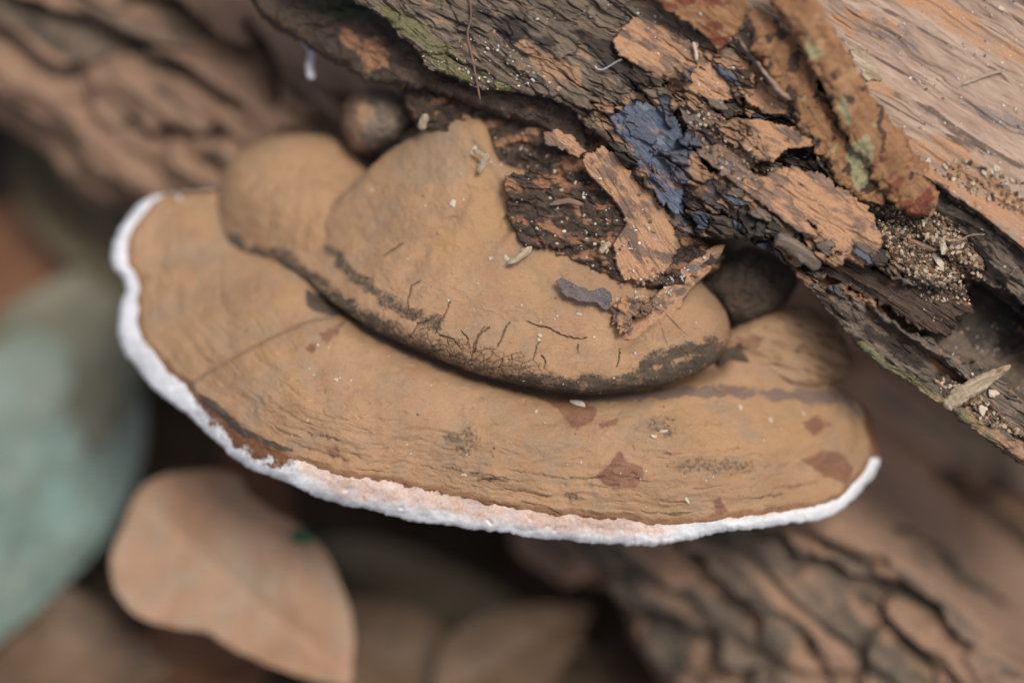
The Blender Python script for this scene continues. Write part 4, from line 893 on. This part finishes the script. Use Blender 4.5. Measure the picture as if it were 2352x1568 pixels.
strip('inner_strand', [(1722, 20, 1.5, 26, .16), (1768, 95, 1.35, 42, .18), (1815, 170, 1.15, 44, .18), (1852, 240, 1.0, 42, .2), (1908, 320, 0.85, 42, .2), (1972, 395, 0.85, 44, .18), (2010, 445, 0.75, 34, .15), (2030, 470, 0.72, 22, .12)], M_BARK, bs_m2, BS, 551, 380, 44, 0.22)

tag(flake('bark_flake', [(1279, 648), (1292, 638), (1318, 652), (1352, 668), (1388, 660), (1405, 672), (1403, 706), (1388, 712), (1368, 694), (1330, 692), (1298, 680)], [(1305, 662), (1388, 686)], 0.26, 0.05, M_FLAKE, lambda x, y: (0.5 * sst(1310, 1280, x) + 0.3 * fbm(x / 20, y / 20, 3, 31), 0.75 * sst(1340, 1400, x + 40 * fbm(x / 30, y / 30, 3, 32)), 0.8 + 0 * x, 0 * x), seed=561, amp=0.05, jag=5, er=4, ns=40, nt=260, parent=None, curl=-0.05),
    'thin purplish grey bark flake lying on the older tier of the shelf fungus', 'bark flake')
CH = [(1405, 705), (1438, 680), (1478, 688), (1505, 700), (1490, 724), (1452, 732), (1448, 758), (1424, 768), (1410, 738)]
tag(flake('wood_chunk', CH, [(1430, 705), (1470, 704)], 0.30, 0.22, M_FLAKE, mk(0.55, 0.1, 0.1, seed=32), seed=562, amp=0.16, jag=9, jsc=12, ns=50, nt=300, parent=None, along=4, across=4),
    'crumbly reddish brown wood chunk in the fold of the shelf fungus', 'wood chunk')
tag(strip('twig_stub', [(1780, 545, .75, 17, .13), (1815, 562, .75, 19, .15), (1850, 588, .72, 18, .15), (1884, 616, .68, 16, .14)], M_GREY, mk(-0.3, -0.05, 0.35, seed=33), None, 563, 90, 20, 0.12, ends=0.06), 'short grey weathered stub poking out under the tan flake', 'twig')
tag(strip('straw_splinter', [(2168, 936, .50, 15, .10), (2200, 912, .58, 20, .12), (2250, 880, .66, 19, .11), (2290, 858, .72, 13, .08), (2322, 838, .76, 5, .03)], M_STRAW, mk(-0.1, 0.2, seed=34), None, 564, 120, 20, 0.16, ends=0.05), 'pale straw coloured splinter lying across the split edge of the log', 'splinter')
tag(slab('fungus_knob', [(788, 265), (800, 225), (845, 202), (900, 205), (945, 228), (962, 262), (940, 300), (900, 330), (850, 352), (812, 345), (792, 310)], [(850, 275), (900, 265)],
     lambda x, y: -1.5 - 0.5 * ((x - 870) ** 2 + (y - 275) ** 2) / 85.0 ** 2 + 0.1 * fbm(x / 45, y / 45, 3, 570), 1.8, M_GREY, None, er=34, eh=0.6, nt=260, ns=50, jag=4, seed=571,
     masks=lambda x, y: (0.7 * sst(930, 800, x + 50 * fbm(x / 40, y / 40, 3, 572)), -0.5 + 0 * x, 0 * x, 0 * x)), 'small round greyish brown lump wedged between log and shelf fungus', 'lump')

def thread(name, pts, r, mat, label, cat, group=None):
    o = strip(name, [(x, y, w, r * PXCM, r) for x, y, w in pts], mat, None, None, 3, max(40, len(pts) * 14), 8, 0.10, ends=0.03)
    return tag(o, label, cat, group)
thread('white_fibre', [(1366, 150, .80), (1372, 158, .82), (1384, 160, .85), (1400, 152, .92), (1416, 142, 1.0), (1428, 137, 1.05)], 0.011, M_WHITE, 'tiny hooked bluish white fibre on the grey wood above the slate blue flake', 'fibre')
thread('root_thread', [(2120, 556, .75), (2135, 545, .8), (2165, 548, .85), (2200, 552, .8), (2230, 540, .8), (2270, 538, .8), (2310, 534, .78), (2345, 545, .75)], 0.012, M_STRAW, 'thin pale root thread trailing over the sawdust pocket', 'thread')
thread('root_thread', [(1078, -20, .75), (1082, 40, .72), (1074, 75, .7), (1080, 110, .7), (1088, 150, .62), (1096, 190, .5), (1103, 232, .35)], 0.020, M_FLAKE, 'thin brown rootlet hanging down over the mossy edge of the log', 'thread')
thread('hanging_fibre', [(676, 52, -1.7), (692, 80, -1.95), (706, 98, -2.0), (715, 120, -2.0), (711, 150, -2.05), (713, 168, -2.1), (715, 184, -2.1)], 0.085, M_WHITE, 'blurred white tuft hanging under the mossy layer of the log', 'fibre')

def bit(pts, hw, mat, label, seed, name='pale_splinter', cat='splinter'):
    return tag(strip(name, [(x, y, w, hw, hw / PXCM * .7) for x, y, w in pts], mat, mk(-0.2, 0.05, seed=seed), None, seed, 50, 12, 0.22, ends=0.15), label, cat)
bit([(1098, 398, -.25), (1108, 378, -.2), (1122, 352, -.15)], 7, M_STRAW, 'pale splinter standing at the edge of the dark rotten wood above the fungus', 601)
bit([(1085, 346, -.3), (1100, 350, -.25), (1112, 362, -.2)], 6, M_STRAW, 'short pale splinter lying across the neck of the fungus dome', 602)
bit([(1165, 606, .05), (1190, 592, .08), (1222, 566, .05)], 7, M_STRAW, 'pale frayed splinter at the foot of the dark rotten wood', 603)
bit([(1376, 580, .25), (1390, 568, .3), (1402, 556, .3)], 8, M_STRAW, 'stubby pale splinter beside the tongue of wood', 604)
bit([(1952, 688, .0), (1962, 715, .05), (1968, 745, .08), (1962, 772, .05), (1975, 800, .0)], 6, M_GREY, 'thin grey rootlet hanging over the split edge of the log', 605, 'rootlet', 'rootlet')
bit([(968, 300, -.75), (972, 280, -.65), (980, 262, -.55)], 9, M_STRAW, 'cream coloured sliver at the top of the fungus dome', 606)
bit([(2085, 548, .7), (2110, 560, .7), (2150, 575, .72)], 5, M_FLAKE, 'thin brown sliver half buried in the sawdust pocket', 607)
bit([(1340, 470, .15), (1300, 462, .12), (1262, 470, .1)], 6, M_FLAKE, 'reddish brown sliver on the dark rotten wood', 608)
bit([(1592, 96, 1.0), (1598, 118, 1.0), (1600, 140, .95)], 4, M_CRUMB, 'whitish upright fleck on the dusty tan flake', 609, 'white_fleck', 'fleck')
bit([(1890, 120, 1.0), (1935, 150, 1.0)], 5, M_STRAW, 'thin straw bit tucked under the bark strip', 610)
bit([(2210, 195, .98), (2260, 175, .98), (2310, 160, .98)], 4, M_STRAW, 'fine straw bit lying on the smooth tan wood', 611)
bit([(2255, 395, .98), (2280, 390, 1.0), (2310, 396, .98)], 7, M_STRAW, 'flat pale chip on the tan wood above the dark ledge', 612)

# ------------------------------------------------------------------ crumbs and sawdust
from mathutils.bvhtree import BVHTree
def surface_height(objs):
    vs, fs = [], []
    b = 0
    for o in objs:
        off = np.array(o.parent.location if o.parent else o.location); n = len(o.data.vertices)
        co = np.empty(n * 3, np.float32); o.data.vertices.foreach_get('co', co); vs.append(co.reshape(-1, 3) + off)
        lt = np.empty(len(o.data.polygons), np.int32); o.data.polygons.foreach_get('loop_total', lt)
        li = np.empty(len(o.data.loops), np.int32); o.data.loops.foreach_get('vertex_index', li)
        if (lt == 4).all(): fs.append(li.reshape(-1, 4) + b); b += n
        else: vs.pop()
    V = np.vstack(vs); Fc = np.vstack(fs)
    return BVHTree.FromPolygons(V.tolist(), Fc.tolist())
CAMP = Vector((FOC + AW * DIST) * 0.01)
TREE = surface_height([o for o in COL.objects if o.type == 'MESH' and (o.parent in (LOG, FUN)) and not o.name.startswith(('side_wall', 'pore'))])
def drop(x, y):
    """where something lying at this spot touches the surface: position and normal"""
    p = Vector(F(x, y, 0.0)); d = (p - CAMP).normalized()
    h, nrm, _, _ = TREE.ray_cast(CAMP, d)
    if h is None: return None, None
    if nrm.dot(d) > 0: nrm = -nrm
    return np.array(h), np.array(nrm)

def nugget(r, sd, sub=1, flat=1.0, long=1.0):
    t = (1 + 5 ** .5) / 2
    v = np.array([(-1, t, 0), (1, t, 0), (-1, -t, 0), (1, -t, 0), (0, -1, t), (0, 1, t), (0, -1, -t), (0, 1, -t), (t, 0, -1), (t, 0, 1), (-t, 0, -1), (-t, 0, 1)], float); v /= np.linalg.norm(v[0])
    f = np.array([(0, 11, 5), (0, 5, 1), (0, 1, 7), (0, 7, 10), (0, 10, 11), (1, 5, 9), (5, 11, 4), (11, 10, 2), (10, 7, 6), (7, 1, 8), (3, 9, 4), (3, 4, 2), (3, 2, 6), (3, 6, 8), (3, 8, 9), (4, 9, 5), (2, 4, 11), (6, 2, 10), (8, 6, 7), (9, 8, 1)])
    q = np.random.default_rng(sd)
    v = v * (1 + q.uniform(-.38, .38, (12, 1))) + q.uniform(-.15, .15, (12, 3))
    v = v * np.array([long, 1, flat]) * r
    a = q.uniform(0, 6.28); c, s = math.cos(a), math.sin(a)
    return v @ np.array([[c, s, 0], [-s, c, 0], [0, 0, 1]]), f

def finer(v, f, sd):
    q = np.random.default_rng(sd); vs = v.tolist(); mid = {}; out = []
    def m(a, b):
        k = (min(a, b), max(a, b))
        if k not in mid:
            p = (v[a] + v[b]) / 2; mid[k] = len(vs); vs.append((p * (1 + q.uniform(-.12, .28))).tolist())
        return mid[k]
    for a, b, c in f:
        x, y, z = m(a, b), m(b, c), m(c, a); out += [(a, x, z), (x, b, y), (z, y, c), (x, y, z)]
    return np.array(vs), np.array(out)

def to_frame(v, n):
    n = n / np.linalg.norm(n); a = np.cross(n, [0.3, 0.9, 0.2]); a /= np.linalg.norm(a); b = np.cross(n, a)
    return v[:, :1] * a + v[:, 1:2] * b + v[:, 2:] * n

# the larger crumbs, one by one
CR = [(854, 438, 7), (1040, 467, 10), (1240, 770, 6), (1237, 782, 8), (1030, 690, 5), (1325, 928, 15), (1232, 946, 7), (944, 1040, 5), (1066, 1090, 6), (1522, 992, 9), (1500, 1003, 9), (773, 873, 7), (1578, 1148, 8), (1410, 868, 5), (1128, 594, 8),
      (1170, 600, 12), (1205, 575, 14), (1330, 722, 7), (1390, 568, 13), (1108, 380, 15), (1090, 345, 9), (968, 285, 13), (1845, 950, 8), (1700, 935, 7), (1770, 965, 8), (1980, 885, 6), (707, 966, 5), (806, 874, 6), (2150, 600, 22), (2165, 570, 14), (2280, 910, 24), (2255, 940, 14),
      (1700, 65, 14), (1722, 80, 12), (2130, 372, 9), (2260, 395, 11), (2290, 388, 13), (2300, 20, 7), (1600, 105, 9), (2250, 1000, 9)]
LM_F = [(1340, 680, 'beside the purplish bark flake'), (1200, 790, 'at the cracks of the rolled lip'), (1325, 940, 'by the red brown stain under the lip'), (1430, 1090, 'by the broad red brown stain'), (1000, 1090, 'near the pinkish rim'),
        (1900, 1000, 'near its tapering end'), (900, 440, 'on the dome above the sooty streak'), (1180, 580, 'at the foot of the dark rotten wood'), (1090, 360, 'at the neck of the dome'), (600, 860, 'near the crease between two lobes'), (1520, 990, 'between the two red brown stains')]
LM_L = [(2150, 580, 'in the sawdust pocket'), (2270, 930, 'beside the straw coloured splinter'), (1710, 75, 'under the lifted reddish flake'), (2250, 390, 'on the tan layer near the bark strip'), (2300, 20, 'on the smooth tan layer'), (1580, 120, 'on the dusty tan flake'), (1390, 560, 'on the tongue of wood'), (1980, 880, 'under the split edge')]
for i, (x, y, r) in enumerate(CR):
    p, n = drop(x, y)
    if p is None: continue
    on = 'the shelf fungus' if inside(np.array([x]), np.array([y]), [(t[0], t[1]) for t in TIER] )[0] or inside(np.array([x]), np.array([y]), DOME)[0] else 'the log wood'
    v, f = finer(*nugget(r / PXCM * 0.01 * 0.62, 900 + i, flat=0.7, long=1.0 + 1.1 * rng.random()), 900 + i)
    v = to_frame(v, n) + n * r / PXCM * 0.01 * 0.3
    o = mesh_obj('wood_crumb', p + v, f, M_CRUMB, None, base=p, smooth=False)
    near = min(LM_F if 'fungus' in on else LM_L, key=lambda q: (q[0] - x) ** 2 + (q[1] - y) ** 2)[2]
    tag(o, 'pale crumb of wood on ' + on + ' ' + near, 'crumb', 'pale crumbs on ' + on)

def grains(name, spots, label, cat, cols, parent=None):
    vs, fs, tc = [], [], []; b = 0
    for i, (x, y, r, lift) in enumerate(spots):
        p, n = drop(x, y)
        if p is None: continue
        v, f = nugget(r / PXCM * 0.01, 3000 + i, flat=0.75, long=rng.uniform(1, 1.7))
        vs.append(p + to_frame(v, n) + n * (r / PXCM * 0.01 * lift)); fs.append(f + b); b += 12
        c = cols[rng.integers(len(cols))]; k = rng.uniform(.75, 1.2); tc.append(np.tile([c[0] * k, c[1] * k, c[2] * k, 1], (12, 1)))
    o = mesh_obj(name, np.vstack(vs), np.vstack(fs), M_GRAIN, None, {'tint': np.vstack(tc)}, smooth=False, base=np.vstack(vs).mean(0))
    o['kind'] = 'stuff'; o['label'] = label; o['category'] = cat
    return o

def fill(poly, n, rlo, rhi, lift=0.5, cluster=None):
    p = np.array(poly, float); out = []
    while len(out) < n:
        x = rng.uniform(p[:, 0].min(), p[:, 0].max()); y = rng.uniform(p[:, 1].min(), p[:, 1].max())
        if cluster is not None and fbm(np.array([x / 110.0]), np.array([y / 70.0]), 3, cluster)[0] < 0.12 and rng.random() > 0.12: continue
        if inside(np.array([x]), np.array([y]), poly)[0]: out.append((x, y, rlo + (rhi - rlo) * rng.random() ** 2, lift * rng.uniform(.4, 2.5)))
    return out
SAW = [(0.20, 0.135, 0.085), (0.30, 0.21, 0.135), (0.10, 0.065, 0.045), (0.42, 0.33, 0.235), (0.16, 0.09, 0.05), (0.06, 0.04, 0.03)]
PALE = [(0.5, 0.42, 0.32), (0.38, 0.28, 0.19), (0.62, 0.57, 0.5), (0.28, 0.19, 0.12), (0.12, 0.09, 0.07), (0.5, 0.49, 0.52)]
sp = fill([(2050, 420), (2110, 455), (2180, 500), (2230, 560), (2262, 640), (2200, 645), (2150, 650), (2080, 620), (2030, 560), (2010, 480)], 2100, 1.6, 5.5, 0.9)
sp += fill([(1870, 330), (1990, 390), (2050, 450), (2010, 480), (1930, 410), (1860, 370)], 420, 1.5, 4.5)
sp += fill([(1560, 230), (1740, 300), (1800, 400), (1700, 420), (1600, 340)], 260, 1.4, 4.5)
sp += fill([(2150, 860), (2300, 940), (2352, 1010), (2250, 960), (2160, 900)], 330, 1.8, 6)
sp += fill([(2140, 400), (2352, 500), (2352, 420), (2200, 360)], 200, 1.4, 5)
sp += fill([(2060, 580), (2220, 650), (2230, 700), (2120, 690)], 240, 1.5, 4.5)
grains('sawdust', sp, 'brown granular insect sawdust filling the split in the log', 'sawdust', SAW + PALE[:2])
sp = fill([(900, 20), (1300, 60), (1900, 380), (2100, 700), (2340, 1030), (2352, 700), (2352, 0), (1500, 0)], 620, 0.8, 3.2, 0.5, 777)
sp += fill([(960, 130), (1120, 60), (1320, 230), (1240, 225), (1100, 205)], 130, 1.2, 4)
sp += fill([(1100, 300), (1400, 380), (1600, 560), (1420, 640), (1200, 570)], 170, 1.2, 4)
sp += fill([(1420, 640), (1560, 620), (1640, 570), (1500, 720), (1410, 730)], 120, 1.5, 4)
grains('wood_dust', sp, 'fine pale specks of wood dust scattered over the log', 'dust', PALE)
sp = fill([(480, 900), (700, 760), (1100, 860), (1640, 900), (1940, 930), (1960, 1060), (1500, 1180), (1000, 1100), (640, 1010)], 110, 0.6, 2.6, 0.5, 778)
sp += fill([(830, 420), (1060, 300), (1150, 560), (1400, 640), (1640, 740), (1560, 820), (1200, 800), (950, 660)], 110, 0.6, 2.8, 0.5, 779)
grains('spore_specks', sp, 'fine pale specks scattered over the brown crust of the shelf fungus', 'specks', PALE)

# ------------------------------------------------------------------ leaf litter below
def leaf(name, cx, cy, w0, length, width, ang, sx, sy, mat, label, cat='leaf', group=None, outline=None, seed=0, cup=0.25, vein=True, stalk=True):
    """dry leaf: length, width in cm; ang turns it in the sketch plane; sx, sy slopes; cup bends the halves"""
    if outline is None:
        t = np.linspace(0, 1, 14); prof = np.sin(np.pi * t ** 0.8) ** 0.8 * (1 - 0.25 * t)
        half = [(u - .5, p * .5) for u, p in zip(t, prof)]
        pts = np.array(half + [(u, -p) for u, p in half[-2:0:-1]]) * np.array([length, width]) * PXCM
        c, s = math.cos(ang), math.sin(ang)
        outline = [(cx + u * c - v * s, cy + u * s + v * c) for u, v in pts]
    c, s = math.cos(ang), math.sin(ang); hl = length * PXCM * .34
    hf = lambda x, y: w0 + sx * (x - cx) / 100 + sy * (y - cy) / 100 + cup * np.abs((-(x - cx) * s + (y - cy) * c) / PXCM) ** 1.3 + 0.22 * fbm((x + seed * 91) / 170, y / 170, 3, seed)
    def lm(x, y):
        u = ((x - cx) * c + (y - cy) * s) / PXCM; v = (-(x - cx) * s + (y - cy) * c) / PXCM
        mid = sst(0.10, 0.03, np.abs(v)); sv = np.abs(((u - np.abs(v) * 0.7) / 0.9) % 1.0 - 0.5); side = sst(0.07, 0.0, sv) * 0.6
        return np.maximum(mid, side), 0 * x, 0 * x, 0 * x
    e = thing(name, label, cat, F(cx, cy, w0), group)
    slab('blade', outline, [(cx - hl * c, cy - hl * s), (cx + hl * c, cy + hl * s)], hf, 0.035, mat, e, er=4, nt=240, ns=34, jag=4, jsc=60, seed=seed + 600, masks=lm, ang=ang, nrim=3, nbot=3)
    if stalk:
        x0, y0 = cx - c * length * .5 * PXCM, cy - s * length * .5 * PXCM
        pp = [(x0 + c * 30, y0 + s * 30), (x0 - c * 50, y0 - s * 50 + 10), (x0 - c * 120, y0 - s * 120 + 30)]
        strip('stalk', [(x, y, float(hf(np.array(x), np.array(y))) - .05, 5, .045) for x, y in pp], mat, None, e, seed, 30, 8, 0.05)
    return e
ML_TAN = mat_leaf('dry_tan_leaf', (0.285, 0.175, 0.112), (0.25, 0.142, 0.082), (0.225, 0.18, 0.125), 0.35, seed=1)
ML_TEAL = mat_leaf('grey_teal_leaf', (0.11, 0.15, 0.125), (0.18, 0.205, 0.17), (0.16, 0.26, 0.235), 0.25, 0.45, seed=2)
ML_GREY = mat_leaf('grey_green_leaf', (0.12, 0.12, 0.085), (0.17, 0.155, 0.11), (0.09, 0.085, 0.055), 0.3, seed=3)
ML_OLIVE = mat_leaf('olive_leaf', (0.13, 0.105, 0.062), (0.10, 0.08, 0.048), (0.15, 0.125, 0.075), 0.3, seed=6)
ML_RUST = mat_leaf('rust_leaf', (0.125, 0.055, 0.025), (0.085, 0.042, 0.022), (0.16, 0.08, 0.04), 0.3, seed=4)
ML_BROWN = mat_leaf('brown_leaf', (0.12, 0.075, 0.045), (0.08, 0.052, 0.032), (0.155, 0.10, 0.06), 0.3, seed=5)
TL = [(330, 1112), (410, 1085), (490, 1078), (545, 1095), (580, 1140), (640, 1180), (700, 1215), (745, 1265), (790, 1360), (812, 1440), (806, 1570), (780, 1572), (700, 1556), (600, 1520), (520, 1480), (470, 1450), (390, 1440), (310, 1410), (262, 1352), (255, 1280), (285, 1200)]
leaf('fallen_leaf', 530, 1330, -5.2, 6.2, 4.4, R_(40), -0.02, 0.22, ML_TAN, 'broad dry tan leaf standing below the shelf fungus', outline=TL, seed=1, cup=0.12, stalk=False)
leaf('fallen_leaf', 60, 1130, -10.0, 7.5, 4.2, R_(112), 0.0, 0.5, ML_TEAL, 'large teal green leaf lying beside the dry tan leaf', seed=2, cup=0.1)
leaf('fallen_leaf', 150, 830, -11.5, 6.5, 3.6, R_(-48), 0.1, 0.3, ML_GREY, 'grey green leaf partly under the teal leaf', seed=3)
leaf('fallen_leaf', 90, 650, -13.0, 4.6, 3.0, R_(20), 0.1, 0.3, ML_RUST, 'rust brown leaf in the shade left of the shelf fungus', seed=4)
leaf('fallen_leaf', 600, 1160, -8.0, 3.0, 1.5, R_(70), 0.0, 0.3, ML_RUST, 'small reddish brown leaf behind the dry tan leaf', seed=5)
leaf('fallen_leaf', 1040, 1370, -11.0, 5.6, 1.3, R_(22), 0.1, 0.3, ML_OLIVE, 'narrow olive leaf on the dark ground under the fungus rim', seed=6)
leaf('fallen_leaf', 130, 1500, -9.0, 4.5, 3.0, R_(10), 0.0, 0.5, ML_BROWN, 'brown leaf on the ground below the teal leaf', seed=7)
leaf('fallen_leaf', 400, 1560, -9.5, 4.0, 2.6, R_(160), 0.0, 0.5, ML_RUST, 'dark rust leaf poking out under the dry tan leaf', seed=8)
leaf('fallen_leaf', 960, 1560, -9.0, 5.0, 2.6, R_(30), 0.0, 0.5, ML_BROWN, 'brown leaf on the ground beside the log, under the narrow olive leaf', seed=9)
leaf('fallen_leaf', 180, 480, -12.5, 4.0, 2.2, R_(60), 0.0, 0.4, ML_OLIVE, 'dull green leaf in the shade under the blurred log side', seed=10)
leaf('fallen_leaf', 1180, 1500, -8.5, 3.5, 2.2, R_(-30), 0.0, 0.4, ML_BROWN, 'curled brown leaf tucked against the lower log side', seed=11, cup=0.4)
ML_GREEN = mat_leaf('fresh_green_leaf', (0.02, 0.055, 0.025), (0.03, 0.075, 0.035), (0.015, 0.04, 0.02), 1.5, seed=9)
leaf('fallen_leaf', 696, 1232, -4.6, 0.55, 0.34, R_(15), 0.0, 0.2, ML_GREEN, 'tiny dark green leaflet at the upper edge of the dry tan leaf', seed=12, cup=0.05, stalk=False)
